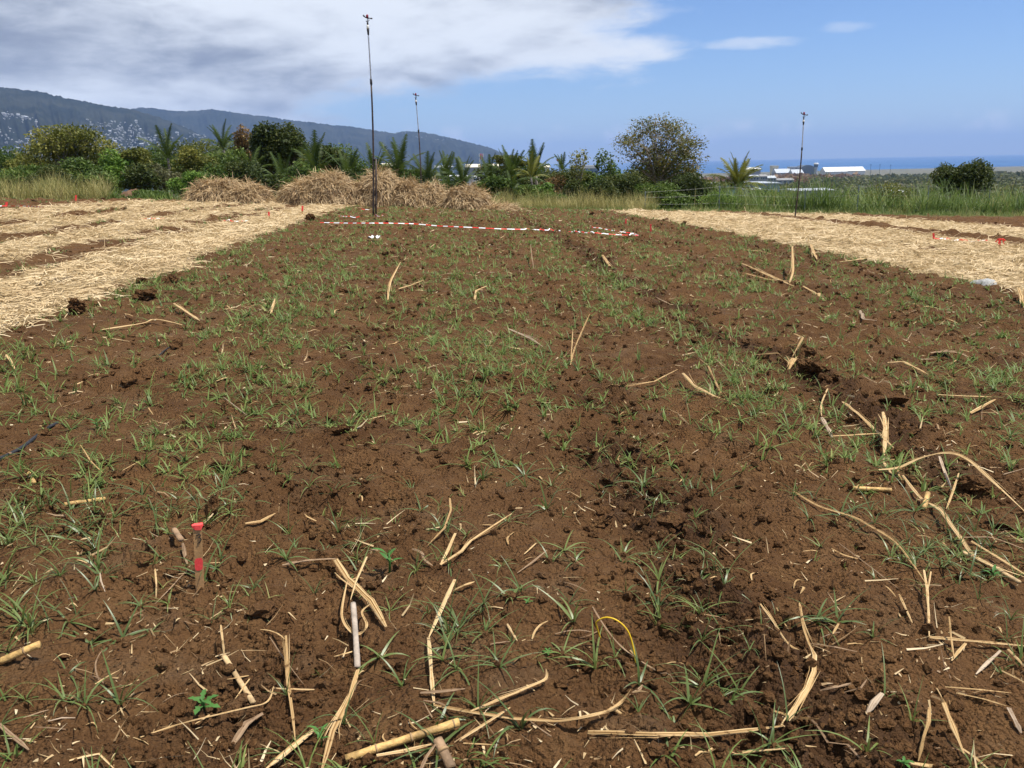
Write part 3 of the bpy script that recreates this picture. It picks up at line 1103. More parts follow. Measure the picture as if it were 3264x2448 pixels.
def tree(name, label, cat, px, y_top, y_bot, hw, Y, mat, n_leaf, leaf=0.16, K=9, bark='bark', group=None, cl=0.42, bare=0.0,
         twigs=0, trunk=0.09, lean=0.0, flat=1.0, shell=0.55, stem_split=0.35, sink=0.0):
    top = at(px, y_top, Y)
    bot = at(px, y_bot, Y)
    rx = hw / F * Y * 1.22
    rz = (top[2] - bot[2]) / 2 * 1.12
    n_leaf = int(n_leaf * 1.5)
    leaf = leaf * 1.15
    cl = cl * 1.18
    gx, gz = top[0] - lean, float(ground(top[0] - lean, Y)) - sink
    root = empty(name, (gx, Y, gz))
    tag(root, label, cat, group)
    cc = np.array([top[0] - gx, 0.0, (top[2] + bot[2]) / 2 - gz])
    ry = min(rx, max(rz, 0.6 * rx)) * 0.9
    cents, rads = [], []
    tries = 0
    while len(cents) < K and tries < 4000:
        tries += 1
        q = rng.uniform(-1, 1, 3)
        if np.dot(q, q) > 1:
            continue
        rr_ = cl * rng.uniform(0.7, 1.2)
        q = q * (1 - rr_ * 0.85)
        c_ = q * np.array([rx, ry, rz])
        if any(np.linalg.norm((c_ - o_) / np.array([rx, ry, rz])) < 0.30 for o_ in cents) and tries < 2000:
            continue
        cents.append(c_)
        rads.append(rr_)
    mb = MB()
    fork = np.array([0, 0, 0]) + np.array([cc[0] * stem_split, 0, max(0.4, (cc[2] - rz) * 0.9 + rz * 0.25)])
    tr = trunk * (0.5 + 0.5 * rz)
    limb(mb, (0, 0, -0.3), fork, tr, tr * 0.75, 0.05, 7)
    LV, LQ, LR, k0 = [], [], [], 0
    for i, (c_, rr_) in enumerate(zip(cents, rads)):
        tip = cc + c_
        limb(mb, fork, tip, tr * 0.55, tr * 0.12, 0.12, 5)
        rv = rr_ * np.array([rx, ry, rz * flat])
        rv = np.maximum(rv, min(rx, rz) * 0.22)
        isbare = rng.random() < bare
        for _ in range(twigs):
            e_ = rng.normal(0, 1, 3)
            e_ /= np.linalg.norm(e_)
            e_[2] = abs(e_[2]) * 0.9 + 0.05
            limb(mb, tip - c_ * 0.12, tip + e_ * rv * rng.uniform(0.9, 1.35), tr * 0.11, tr * 0.025, 0.12, 3, 4)
        nl = int(n_leaf / K * (0.12 if isbare else 1.0) * (rr_ / cl) ** 2)
        dr = rng.normal(0, 1, (nl, 3))
        dr /= np.linalg.norm(dr, axis=1)[:, None]
        rad_ = (shell + (1 - shell) * rng.random(nl)) * (1 + 0.22 * perlin(dr[:, 0] * 2.2 + i * 7, dr[:, 2] * 2.2 + dr[:, 1] * 1.4, 131))
        C = tip + dr * rv * rad_[:, None]
        v, q = leaf_quads(C, leaf)
        LV.append(v); LQ.append(q + k0)
        k0 += len(v)
        LR.append(np.repeat(np.clip(0.6 * rng.random(nl) + 0.4 * rng.random(), 0, 1), 4))
    mb.build('trunk', M[bark], root, True)
    obj('crown', mesh_np('crown', np.concatenate(LV), np.concatenate(LQ), False, {'rnd': np.concatenate(LR)}), M[mat], root)
    return root


G_L = 'trees behind the field on the left'
tree('spreading_tree', 'wide spreading olive green tree beside the left edge of the field', 'tree', 190, 394, 545, 165, 62, 'f_olive', 5200, 0.20, 13, 'bark_pale', G_L, 0.36, 0.1, 3, 0.10, 0.5, 0.8)
tree('leafy_tree', 'rounded dark green tree below the wide spreading olive tree', 'tree', 85, 520, 615, 95, 58, 'f_green', 3200, 0.18, 8, group=G_L)
tree('leafy_tree', 'dense green tree in front of the spreading olive tree, right part', 'tree', 240, 505, 615, 90, 57, 'f_green', 3600, 0.18, 9, group=G_L)
tree('leafy_tree', 'bright green bushy tree right of the spreading olive tree', 'tree', 365, 478, 610, 62, 60, 'f_bright', 3200, 0.18, 8, group=G_L)
tree('slim_tree', 'olive tree with a thin visible stem left of the first tall palm', 'tree', 428, 452, 560, 55, 61, 'f_olive', 2600, 0.17, 7, 'bark', G_L, 0.42, 0, 1, 0.06)
tree('grey_bush', 'grey green tangled bush under the slim olive tree', 'bush', 518, 512, 612, 52, 56, 'f_grey', 2400, 0.15, 8, 'bark_pale', G_L, 0.42, 0.1, 3)
tree('leafy_tree', 'broad green tree under the tall coconut palm tops', 'tree', 610, 462, 600, 72, 60, 'f_olive', 3600, 0.18, 9, group=G_L)
tree('leafy_tree', 'low light green tree just left of the first straw heap', 'tree', 600, 532, 635, 60, 50, 'f_bright', 2800, 0.16, 7, group=G_L)
tree('leafy_tree', 'large dark green tree left of the twin tall crowns', 'tree', 715, 468, 615, 80, 61, 'f_green', 4200, 0.18, 10, group=G_L)
tree('bare_brown_tree', 'thin brownish half bare tree left of the twin tall crowns', 'tree', 768, 402, 520, 34, 64, 'f_brown', 1300, 0.17, 6, 'bark_pale', G_L, 0.42, 0.3, 4, 0.06)
tree('tall_tree', 'tall dark tree with rounded crown, left one of the twin crowns', 'tree', 845, 388, 545, 50, 62, 'f_dark', 4600, 0.19, 12, 'bark', G_L, 0.42, 0, 0, 0.07)
tree('tall_tree', 'tall dark tree with rounded crown, right one of the twin crowns', 'tree', 922, 391, 545, 44, 62, 'f_dark', 4200, 0.19, 11, 'bark', G_L, 0.42, 0, 0, 0.07)
tree('dark_bush', 'very dark shrub mass behind the second straw heap', 'bush', 850, 545, 640, 95, 55, 'f_dark', 3400, 0.18, 9, group=G_L)
tree('leafy_tree', 'small dark green tree crown behind the second straw heap', 'tree', 1062, 462, 560, 40, 63, 'f_dark', 1900, 0.18, 6, group=G_L)
tree('leafy_tree', 'olive tree behind the palms right of the twin tall crowns', 'tree', 985, 478, 590, 45, 63, 'f_olive', 2000, 0.18, 6, group=G_L)
tree('dark_bush', 'low dark green bush between the sprinkler risers behind the heaps', 'bush', 1270, 530, 620, 70, 58, 'f_green', 2400, 0.18, 7)
tree('green_bush', 'bushy green shrub behind the last straw heap on the right', 'bush', 1570, 555, 650, 60, 52, 'f_green', 2600, 0.16, 8)
tree('green_bush', 'green shrub mass behind the lowest straw heap', 'bush', 1420, 565, 645, 70, 55, 'f_green', 2400, 0.17, 8)
tree('green_bush', 'dense green bush behind the third straw heap', 'bush', 1150, 560, 640, 60, 57, 'f_green', 2200, 0.17, 7)
tree('umbrella_tree', 'flat topped feathery umbrella tree behind the central palms', 'tree', 1625, 482, 552, 55, 68, 'f_olive', 2000, 0.17, 9, 'bark', None, 0.36, 0, 1, 0.06, 0, 0.35)
tree('round_shrub', 'round glossy dark green shrub at the dry grass edge', 'shrub', 1740, 612, 668, 70, 51, 'f_green', 2600, 0.12, 8)
tree('round_shrub', 'small bright green shrub top above the round dark shrub', 'shrub', 1735, 582, 640, 32, 53, 'f_bright', 1100, 0.14, 5)
tree('brown_shrub', 'brown dry twiggy shrub behind the bright young palm', 'shrub', 1755, 560, 640, 55, 57, 'f_brown', 1300, 0.13, 7, 'bark_pale', None, 0.42, 0.3, 4)
tree('brown_hedge', 'brownish dark overgrown hedge left of the large bare tree', 'shrub', 1830, 570, 665, 50, 54, 'f_dark', 2400, 0.14, 8)
tree('dark_bush', 'dark green bush behind the brownish hedge', 'bush', 1815, 535, 620, 75, 62, 'f_dark', 2600, 0.18, 8)
tree('thin_tree', 'thin open tree with sparse leaves left of the large tree', 'tree', 1848, 470, 590, 38, 55, 'f_olive', 520, 0.17, 7, 'bark_pale', None, 0.40, 0.2, 3, 0.045)
tree('thin_tree', 'sparse leafy young tree touching the large tree from left', 'tree', 1935, 472, 600, 45, 56, 'f_green', 900, 0.17, 8, 'bark_pale', None, 0.40, 0.2, 3, 0.045)
tree('large_tree', 'large half bare spreading tree with orange brown leaves', 'tree', 2108, 366, 592, 150, 58, 'f_orange', 9500, 0.14, 40, 'bark_pale', None, 0.27, 0.30, 8, 0.075, 0.3, 0.85, 0.25)
tree('leafy_bush', 'dark green bush left below the large half bare tree', 'bush', 1990, 545, 665, 75, 54, 'f_dark', 4200, 0.14, 10)
tree('leafy_bush', 'green bush in front of the large half bare tree trunk', 'bush', 2095, 575, 685, 72, 52, 'f_green', 4400, 0.13, 10)
tree('leafy_bush', 'dark bush right below the large half bare tree', 'bush', 2200, 558, 680, 85, 53, 'f_dark', 4600, 0.14, 10)
tree('leafy_bush', 'light green bush at the fence right of the large tree', 'bush', 2285, 605, 690, 60, 52, 'f_bright', 2600, 0.13, 8)
tree('round_bush', 'dark rounded bush by the sea view, left half of the pair', 'bush', 3045, 510, 625, 62, 60, 'f_dark', 4200, 0.16, 11, 'bark', 'pair of dark bushes before the sea', 0.42, 0, 1)
tree('round_bush', 'dark rounded bush by the sea view, right half of the pair', 'bush', 3118, 505, 632, 55, 60, 'f_dark', 4000, 0.16, 10, 'bark', 'pair of dark bushes before the sea', 0.42, 0, 1)
tree('green_bush', 'olive shrub growing through the fence near the slim post', 'shrub', 2830, 585, 668, 90, 56, 'f_olive', 3000, 0.13, 9)
tree('green_bush', 'green shrub left of the right hand sprinkler riser', 'shrub', 2440, 590, 680, 55, 58, 'f_green', 1800, 0.14, 6)
tree('mound_bush', 'low dark green creeper patch beside the brown earth heap', 'shrub', 455, 600, 640, 55, 47, 'f_green', 1700, 0.11, 7)


# ---- palms
def frond_mesh(p0, p1, droop, width, K=26):
    pts, d_ = [], np.array([0.0, 0, 0])
    for k in range(K + 1):
        t = k / K
        pt = p0 + (p1 - p0) * t ** 1.3
        pts.append(d_.copy())
        d_ = d_ + np.array([math.cos(pt), 0, math.sin(pt)]) / K
    V, Fc, rn = [], [], []
    for k in range(K + 1):
        hw_ = 0.011 * (1 - 0.85 * k / K)
        V.append(pts[k] + (0, hw_, 0.0)); V.append(pts[k] - (0, hw_, 0.0))
        rn += [0.6, 0.6]
    for k in range(K):
        Fc.append((2 * k, 2 * k + 1, 2 * k + 3, 2 * k + 2))
        t = (k + 0.5) / K
        if t < 0.12:
            continue
        tg = pts[k + 1] - pts[k]
        tg = tg / np.linalg.norm(tg)
        nrm = np.array([-tg[2], 0, tg[0]])
        ll = width * (math.sin(math.pi * (0.16 + 0.80 * t)) ** 0.7) * rng.uniform(0.85, 1.1)
        for s_, i0, i1 in ((1, 2 * k, 2 * k + 2), (-1, 2 * k + 1, 2 * k + 3)):
            tip = pts[k] + tg * ll * 0.62 + np.array([0, s_, 0]) * ll * 0.62 - np.array([0, 0, 1]) * ll * droop * rng.uniform(0.7, 1.3) + nrm * ll * 0.12
            V.append(tip)
            rn.append(rng.uniform(0, 0.7))
            Fc.append((i0, i1, len(V) - 1))
    me = bpy.data.meshes.new('frond')
    me.from_pydata([tuple(map(float, p)) for p in V], [], Fc)
    a_ = me.attributes.new('rnd', 'FLOAT', 'POINT')
    a_.data.foreach_set('value', np.array(rn, np.float32))
    return me


def frond_set(mat):
    L = []
    for p0, p1, dr in ((1.45, 1.05, 0.25), (1.3, 0.6, 0.35), (1.1, 0.1, 0.45), (0.9, -0.35, 0.5), (0.6, -0.8, 0.55), (0.25, -1.0, 0.6)):
        me = frond_mesh(p0, p1, dr, 0.24)
        me.materials.append(mat)
        L.append(me)
    return L


FR = {'f_palm': frond_set(M['f_palm']), 'f_palmy': frond_set(M['f_palmy'])}


def palm(label, px, y_c, Y, fl, n_=13, mat='f_palm', base=None, group='palms behind the straw heaps', up=0.0, tr=0.10):
    """px, y_c: where the fronds spring from; fl: frond length in photo pixels"""
    c_ = at(px, y_c, Y)
    gz = float(ground(c_[0], Y))
    bx = c_[0] if base is None else at(base, y_c, Y)[0]
    root = empty('palm_tree', (bx, Y, gz))
    tag(root, label, 'palm', group)
    top = np.array([c_[0] - bx, 0, max(c_[2] - gz, 0.25)])
    mb = MB()
    pts = [np.array([0, 0, -0.3]) + (top - np.array([0, 0, -0.3])) * t + np.array([0.06 * math.sin(3 * t), 0, 0]) for t in np.linspace(0, 1, 9)]
    mb.tube(pts, [tr * (1.3 - 0.4 * t + 0.06 * (k % 2)) for k, t in enumerate(np.linspace(0, 1, 9))], 8)
    mb.build('trunk', M['bark_pale'], root, True)
    L = fl * 1.18 / F * Y
    for k in range(n_):
        t = k / max(1, n_ - 1)
        vi = int(min(5, max(0, (t - up) * 6 + rng.uniform(-0.4, 0.4))))
        o = obj('frond', FR[mat][vi], None, root, top + np.array([0, 0, -0.05 * t]))
        s_ = L * rng.uniform(0.82, 1.1)
        o.scale = (s_, s_, s_)
        o.rotation_euler = (rng.normal(0, 0.15), 0, k * 2.4 + rng.normal(0, 0.3))


palm('tall coconut palm with windblown fronds above the olive trees at left', 535, 505, 66, 92)
palm('coconut palm with fan of fronds just left of the brown half bare tree', 712, 478, 67, 75)
palm('small palm top peeking between the left olive trees', 340, 488, 70, 42, 9)
palm('palm with upright dark tips directly behind the second straw heap', 1003, 555, 60, 108, 14, up=0.2)
palm('bushy palm between the twin tall crowns and the tall riser', 1112, 588, 57, 102, 13, up=0.15)
palm('low palm with drooping fronds under the twin tall crowns', 905, 600, 56, 105, 12)
palm('dark palm with three upright fronds between the two left risers', 1272, 560, 58, 108, 14, up=0.25)
palm('palm with broad curved frond right of the shorter left riser', 1362, 590, 55, 92, 13, up=0.1)
palm('palm left of the red and white mast behind the lowest heap', 1478, 600, 54, 92, 13, up=0.25)
palm('young palm low beside the lowest straw heap', 1425, 628, 53, 75, 10)
palm('tall dark palm in front of the umbrella tree', 1625, 585, 56, 98, 14, up=0.3)
palm('tall palm with upright dark tips right of the umbrella tree', 1708, 560, 60, 92, 13, up=0.3)
palm('bright yellow green young palm on a thin pale stem', 1692, 566, 53, 66, 10, 'f_palmy', 1702, up=0.15, tr=0.06)
palm('palm with pale drooping fronds beside the bright young palm', 1628, 622, 52, 66, 10)
palm('small dark palm near the red and white sign board', 1792, 545, 70, 50, 9, up=0.2)
palm('bushy golden green palm beside the grey roofs near the sea', 2352, 598, 60, 92, 30, 'f_palmy', None, 'palms towards the sea')
palm('low palm half hidden under the golden green palm', 2300, 625, 60, 58, 9, 'f_palm', None, 'palms towards the sea')
palm('small fan of pale spiky fronds in front of the bush pair', 3008, 622, 56, 50, 9, 'f_palm', None, 'palms towards the sea', 0.3, 0.06)


# ---- tall grass along the field's far edge
def grass_belt(name, label, pxr, s0, s1, n_, hmin, hmax, wid, mat, bend, seg=4, clump=1, spread=0.25, rbias=0.0, group=None, vis=None):
    pxs = rng.uniform(pxr[0], pxr[1], n_)
    s_ = rng.uniform(s0, s1, n_)
    tanx = (pxs - PW / 2) / F / math.cos(PITCH) * 1.0
    Yv = (46.5 + s_) / (1 - 0.13 * tanx)
    x = tanx * Yv
    if clump > 1:
        x = np.repeat(x, clump) + rng.normal(0, spread, n_ * clump)
        Yv = np.repeat(Yv, clump) + rng.normal(0, spread, n_ * clump)
    N = len(x)
    hv = 0.65 + 0.6 * smooth(perlin(x / 1.6, Yv / 2.0, 141), -0.4, 0.5)
    L = rng.uniform(hmin, hmax, N) * hv
    z = ground(x, Yv) - 0.03
    z[np.hypot(x, Yv) > 69] -= 0.05
    p0 = rng.uniform(1.05, 1.5, N)
    p1 = p0 - rng.uniform(0.1, 1.0, N) * bend
    rn = np.clip(0.45 * rng.random(N) + 0.55 * (0.5 + 0.9 * perlin(x / 1.5, Yv / 1.5, 143)) + rbias, 0, 1)
    v, q, r2 = blades(np.stack([x, Yv, z], -1), rng.uniform(0, 6.28, N), L, wid * rng.uniform(0.7, 1.3, N), p0, p1, seg, None, 0.1, rn)
    o = obj(name, mesh_np(name, v, q, True, {'rnd': r2}), M[mat])
    tag(o, label, 'grass', group, 'stuff')


grass_belt('tall_grass', 'pale yellow green tall grass along the left field edge', (-150, 430), -0.5, 5, 4200, 0.8, 1.5, 0.024, 'dry_grass', 1.0, 3)
grass_belt('dry_grass', 'dry yellow grass along the middle of the far field edge', (1590, 2080), 0.2, 4.5, 5200, 0.5, 1.2, 0.020, 'dry_grass', 1.1, 3, 1, 0.2, 0.08)
grass_belt('tall_grass', 'tall bright green grass behind the fence on the right', (2230, 3450), 2.5, 13, 590, 1.1, 2.5, 0.05, 'tall_green', 1.5, 4, 26, 0.38)
grass_belt('rough_grass', 'low olive grass and weeds at the foot of the fence', (2050, 3450), 0.0, 4.0, 9000, 0.22, 0.6, 0.020, 'tall_green', 1.2, 2, 1, 0.2, 0.12)
grass_belt('short_grass', 'short green grass strip between the plot and the bushes', (1560, 2300), -1.2, 1.5, 3600, 0.12, 0.35, 0.018, 'grass', 1.2, 2)
grass_belt('rough_grass', 'rough green growth around the bush feet behind the heaps', (560, 1650), 4.0, 9.0, 3000, 0.5, 1.3, 0.030, 'tall_green', 1.2, 3, 1, 0.2, -0.2)
grass_belt('weed_patch', 'dark leafy weeds around the brown earth heap', (400, 620), 0.2, 3.5, 1500, 0.25, 0.7, 0.05, 'f_green', 1.2, 2)

# brown earth heap among the weeds at the left edge
p = at(425, 640, 47.0)
mb = MB()
NR_, NT_ = 10, 28
V, Fc = [(0, 0, 0.5)], []
for i in range(1, NR_ + 1):
    for k in range(NT_):
        a = 2 * math.pi * k / NT_
        t = i / NR_
        rr_ = t * 1.25 * (1 + 0.14 * math.sin(3 * a + 1) + 0.08 * math.sin(7 * a))
        V.append((rr_ * math.cos(a), 0.8 * rr_ * math.sin(a), 0.5 * (1 - t * t) + 0.16 * float(perlin(rr_ * math.cos(a) * 3, rr_ * math.sin(a) * 3, 9)) - 0.25 * (t == 1)))
for k in range(NT_):
    Fc.append((0, 1 + k, 1 + (k + 1) % NT_))
for i in range(1, NR_):
    for k in range(NT_):
        a, b_ = 1 + (i - 1) * NT_, 1 + i * NT_
        Fc.append((a + k, b_ + k, b_ + (k + 1) % NT_, a + (k + 1) % NT_))
mb.add(V, Fc)
o = mb.build('earth_heap', plain('earth', (0.12, 0.066, 0.036), 0.95, 0.4, 4, 1.0, 12), None, True, (p[0], 47.0, float(ground(p[0], 47.0)) - 0.02))
tag(o, 'small brown earth heap among weeds at the left field edge', 'heap')


# ---- straw heaps
def straw_heap(label, px0, px1, y_base, peaks, ry, n_):
    """peaks: (px, y_top, half width px)"""
    pb = on((px0 + px1) / 2, y_base)
    Y = min(pb[1], 46.5 + 0.13 * ((px0 + px1) / 2 - PW / 2) / F * 45 - 4.2) + ry * 0.75
    pb = at((px0 + px1) / 2, y_base, Y)
    zb = float(ground(pb[0], Y))
    root = empty('straw_heap', (pb[0], Y, zb))
    tag(root, label, 'straw heap', 'heaps of cane straw at the far end of the plot')
    PK = []
    for (pp, yt, hw_) in peaks:
        q = at(pp, yt, Y)
        PK.append((q[0] - pb[0], q[2] - zb, hw_ / F * Y))
    hx = (px1 - px0) / 2 / F * Y

    def hh(x, y):
        z = np.zeros_like(x)
        for (cx, hz_, hw_) in PK:
            d2 = ((x - cx) / hw_) ** 2 + (y / ry) ** 2
            z = np.maximum(z, hz_ * np.clip(1 - d2, 0, 1) ** 0.62)
        e_ = np.clip(1 - (x / hx) ** 2 - (y / (ry * 1.08)) ** 2, 0, 1)
        z = np.maximum(z, 0.14 * max(k_[1] for k_ in PK) * e_ ** 0.6)
        return z + 0.20 * fbm((x + pb[0]) / 0.7, y / 0.7, 3, 151, 0.6) * np.clip(z * 2, 0, 1)
    gx_, gy_ = np.meshgrid(np.linspace(-hx * 1.04, hx * 1.04, 60), np.linspace(-ry * 1.1, ry * 1.1, 40))
    gz_ = hh(gx_, gy_) - 0.06
    idx = np.arange(gx_.size).reshape(gx_.shape)
    Q = np.stack([idx[:-1, :-1], idx[:-1, 1:], idx[1:, 1:], idx[1:, :-1]], -1).reshape(-1, 4)
    obj('mound', mesh_np('mound', np.stack([gx_, gy_, gz_], -1).reshape(-1, 3), Q, True), M['pile_core'], root)
    x = rng.uniform(-hx * 1.05, hx * 1.05, n_)
    y = rng.uniform(-ry * 1.1, ry * 0.75, n_)
    z = hh(x, y)
    k = (z > 0.03) | (rng.random(n_) < 0.12)
    x, y, z = x[k], y[k], z[k]
    e_ = 0.05
    sx_ = (hh(x + e_, y) - z) / e_
    sy_ = (hh(x, y + e_) - z) / e_
    N = len(x)
    tuftn = perlin((x + pb[0]) / 0.5, y / 0.35 + z / 0.5, 153)
    head = np.arctan2(-sy_, -sx_) + tuftn * 3.0 + rng.normal(0, 0.8, N)
    slope = np.arctan(np.hypot(sx_, sy_))
    p0 = -slope * np.cos(head - np.arctan2(-sy_, -sx_)) + rng.normal(0.16, 0.28, N)
    p1 = p0 - rng.uniform(0.0, 0.7, N)
    L = rng.uniform(0.25, 0.75, N)
    Wd = rng.uniform(0.012, 0.031, N)
    rn = np.clip(0.55 + 0.55 * perlin((x + pb[0]) / 0.45, y / 0.4 + z / 0.4, 155) + rng.normal(0, 0.22, N), 0, 1)
    v, q, r2 = blades(np.stack([x, y, z + rng.uniform(-0.03, 0.06, N)], -1), head, L, Wd, p0, p1, 2, rng.normal(0, 0.5, N), 0.5, rn)
    o = obj('loose_straw', mesh_np('loose_straw', v, q, False, {'rnd': r2}), M['pile'], root)
    o['kind'] = 'stuff'


straw_heap('leftmost low twin topped heap of cane straw', 590, 895, 640, [(690, 577, 100), (785, 592, 80)], 1.5, 9360)
straw_heap('big rounded brown heap of cane straw left of the tall riser', 885, 1150, 648, [(1050, 558, 95), (965, 580, 75)], 1.6, 10800)
straw_heap('highest heap of cane straw around the tall riser', 1125, 1400, 660, [(1212, 552, 80), (1165, 578, 45), (1290, 582, 70)], 1.6, 10800)
straw_heap('low shoulder of cane straw behind the shorter left riser', 1330, 1480, 664, [(1372, 594, 60)], 1.2, 4680)
straw_heap('rightmost pointed heap of cane straw', 1410, 1640, 672, [(1484, 602, 80)], 1.3, 7560)

# ---- far scrub on the plain
def scrub(name, label, pxr, dr, n_, size, mat, per=16, sink=0.1):
    pxs = rng.uniform(pxr[0], pxr[1], n_)
    dd = np.exp(rng.uniform(math.log(dr[0]), math.log(dr[1]), n_))
    tanx = (pxs - PW / 2) / F
    x, y = tanx * dd, dd
    keep = perlin(x / (0.12 * dd.mean()) , y / (0.5 * dd.mean()), 161) > -0.35
    x, y, dd = x[keep], y[keep], dd[keep]
    s_ = size * rng.uniform(0.6, 1.4, len(x)) * (0.55 + dd / dr[1])
    z = ground(x, y) + smooth(dd, 120, 500) * 2.2 * fbm(x / 160, y / 160, 3, 81)
    N = len(x)
    e_ = rng.normal(0, 1, (N, per, 3))
    e_ /= np.linalg.norm(e_, axis=2)[..., None]
    e_[..., 2] = np.abs(e_[..., 2]) * 0.8
    C = np.stack([x, y, z], -1)[:, None, :] + e_ * (s_ * np.array([1, 1, 1])[:, None]).T[:, None, :] * rng.uniform(0.5, 1, (N, per, 1))
    v, q = leaf_quads(C.reshape(-1, 3), 1.0, 0.7)
    cc = np.repeat(C.reshape(-1, 3), 4, 0)
    v = cc + (v - cc) * np.repeat(np.repeat(s_ * 0.95, per), 4)[:, None]
    rn = np.repeat(np.clip(0.6 * np.repeat(rng.random(N), per) + 0.4 * rng.random(N * per), 0, 1), 4)
    tag(obj(name, mesh_np(name, v, q, False, {'rnd': rn}), M[mat]), label, 'scrub', None, 'stuff')


scrub('far_scrub', 'dark green scrub covering the plain below the field', (1500, 3500), (120, 1500), 5200, 3.3, 'f_scrub', 10)
scrub('far_scrub', 'distant olive woodland on the coastal plain', (1300, 3500), (1300, 2450), 2600, 6, 'f_scrub', 8)
scrub('red_scrub', 'reddish brown leafless woodland near the airport', (2080, 2560), (1200, 2300), 800, 8, 'f_redscrub', 9)
scrub('red_scrub', 'reddish brown trees in front of the white hangars', (2400, 2720), (1800, 2450), 300, 8, 'f_redscrub', 9)
scrub('valley_trees', 'dark trees in the valley behind the left tree line', (-300, 1650), (110, 2600), 2600, 5.0, 'f_scrub', 10)

for i, (px, yt, yb, hw, Y, mt, lab) in enumerate((
        (40, 532, 628, 80, 52, 'f_green', 'low green hedge part behind the tall grass, at the left frame edge'), (160, 532, 625, 75, 51, 'f_dark', 'low dark hedge part behind the tall grass, second from left'),
        (285, 532, 625, 75, 52, 'f_green', 'low green hedge part behind the tall grass, third from left'), (440, 520, 618, 66, 54, 'f_dark', 'low dark bush below the slim olive tree'),
        (660, 520, 635, 80, 53, 'f_green', 'green bush directly behind the leftmost straw heap'), (760, 505, 640, 70, 54, 'f_dark', 'dark bush between the first two straw heaps'),
        (960, 515, 640, 66, 54, 'f_green', 'green bush behind the big rounded straw heap'), (1070, 530, 640, 60, 54, 'f_dark', 'dark bush behind the tall riser foot'),
        (1330, 555, 640, 70, 54, 'f_dark', 'dark bush behind the low straw shoulder'), (1510, 580, 655, 60, 53, 'f_dark', 'dark bush right behind the pointed straw heap'),
        (1650, 585, 660, 55, 52, 'f_green', 'green bush at the foot of the umbrella tree'), (1910, 570, 670, 60, 52, 'f_dark', 'dark bush between brown hedge and large tree'),
        (2150, 610, 690, 80, 51, 'f_green', 'low green bush at the first fence post'))):
    tree('hedge_bush', lab, 'bush', px, yt, yb, hw, Y, mt, 2600, 0.16, 9)

for i, (px, yt, yb, hw, Y, mt, lab) in enumerate((
        (20, 460, 600, 100, 72, 'f_green', 'green tree of the rear belt at the left frame edge'), (300, 460, 600, 100, 72, 'f_dark', 'dark tree of the rear belt right of the spreading olive tree'),
        (480, 460, 600, 92, 72, 'f_green', 'green tree of the rear belt behind the first palm'), (560, 438, 600, 90, 74, 'f_dark', 'dark tree of the rear belt right of the first palm'),
        (660, 430, 600, 92, 74, 'f_olive', 'olive tree of the rear belt below the second palm'), (800, 415, 600, 90, 75, 'f_green', 'green tree of the rear belt left of the twin crowns'),
        (985, 428, 600, 82, 73, 'f_dark', 'dark tree of the rear belt right of the twin crowns'), (1075, 460, 600, 80, 73, 'f_green', 'green tree of the rear belt behind the tall riser'),
        (1150, 512, 620, 85, 73, 'f_green', 'low green tree of the rear belt right of the tall riser'), (1330, 529, 620, 90, 74, 'f_dark', 'low dark tree of the rear belt behind the short riser'),
        (1590, 514, 620, 80, 73, 'f_dark', 'dark tree of the rear belt below the umbrella tree'), (1670, 509, 620, 80, 74, 'f_green', 'green tree of the rear belt between the central palms'),
        (1750, 532, 640, 80, 70, 'f_olive', 'olive tree of the rear belt left of the blue glass block'), (1960, 545, 650, 50, 66, 'f_green', 'green tree of the rear belt left of the large tree'),
        (2050, 520, 650, 66, 64, 'f_dark', 'dark shrub at the foot of the large tree, left side'), (2180, 528, 660, 75, 64, 'f_dark', 'dark shrub at the foot of the large tree, right side'),
        (110, 474, 600, 98, 70, 'f_olive', 'olive tree of the rear belt behind the spreading tree'), (400, 478, 600, 78, 70, 'f_olive', 'olive tree of the rear belt left of the first palm'),
        (730, 448, 600, 68, 71, 'f_dark', 'dark tree of the rear belt under the second palm'), (890, 466, 610, 83, 70, 'f_dark', 'dark tree of the rear belt below the twin crowns'),
        (1240, 519, 620, 68, 72, 'f_green', 'green tree of the rear belt between the left risers'), (1690, 535, 640, 60, 68, 'f_dark', 'dark tree of the rear belt right of the umbrella tree'),
        (1880, 545, 660, 70, 62, 'f_green', 'green shrub of the rear belt beside the blue glass block'),
        (2250, 575, 670, 50, 60, 'f_olive', 'olive shrub beyond the second fence post'))):
    tree('belt_tree', lab, 'tree', px, yt, yb, hw, Y, mt, 3600, 0.19, 11, group='trees of the rear belt')
palm('palm of dark overlapping fronds behind the first straw heap', 800, 560, 60, 90, 13)
palm('leaning palm right of the big rounded heap', 1195, 565, 60, 85, 12, up=0.1)
palm('small palm between the short riser and the mast', 1420, 572, 64, 75, 12, up=0.2)
palm('palm with spread fronds left of the umbrella tree', 1560, 590, 56, 80, 12, up=0.1)

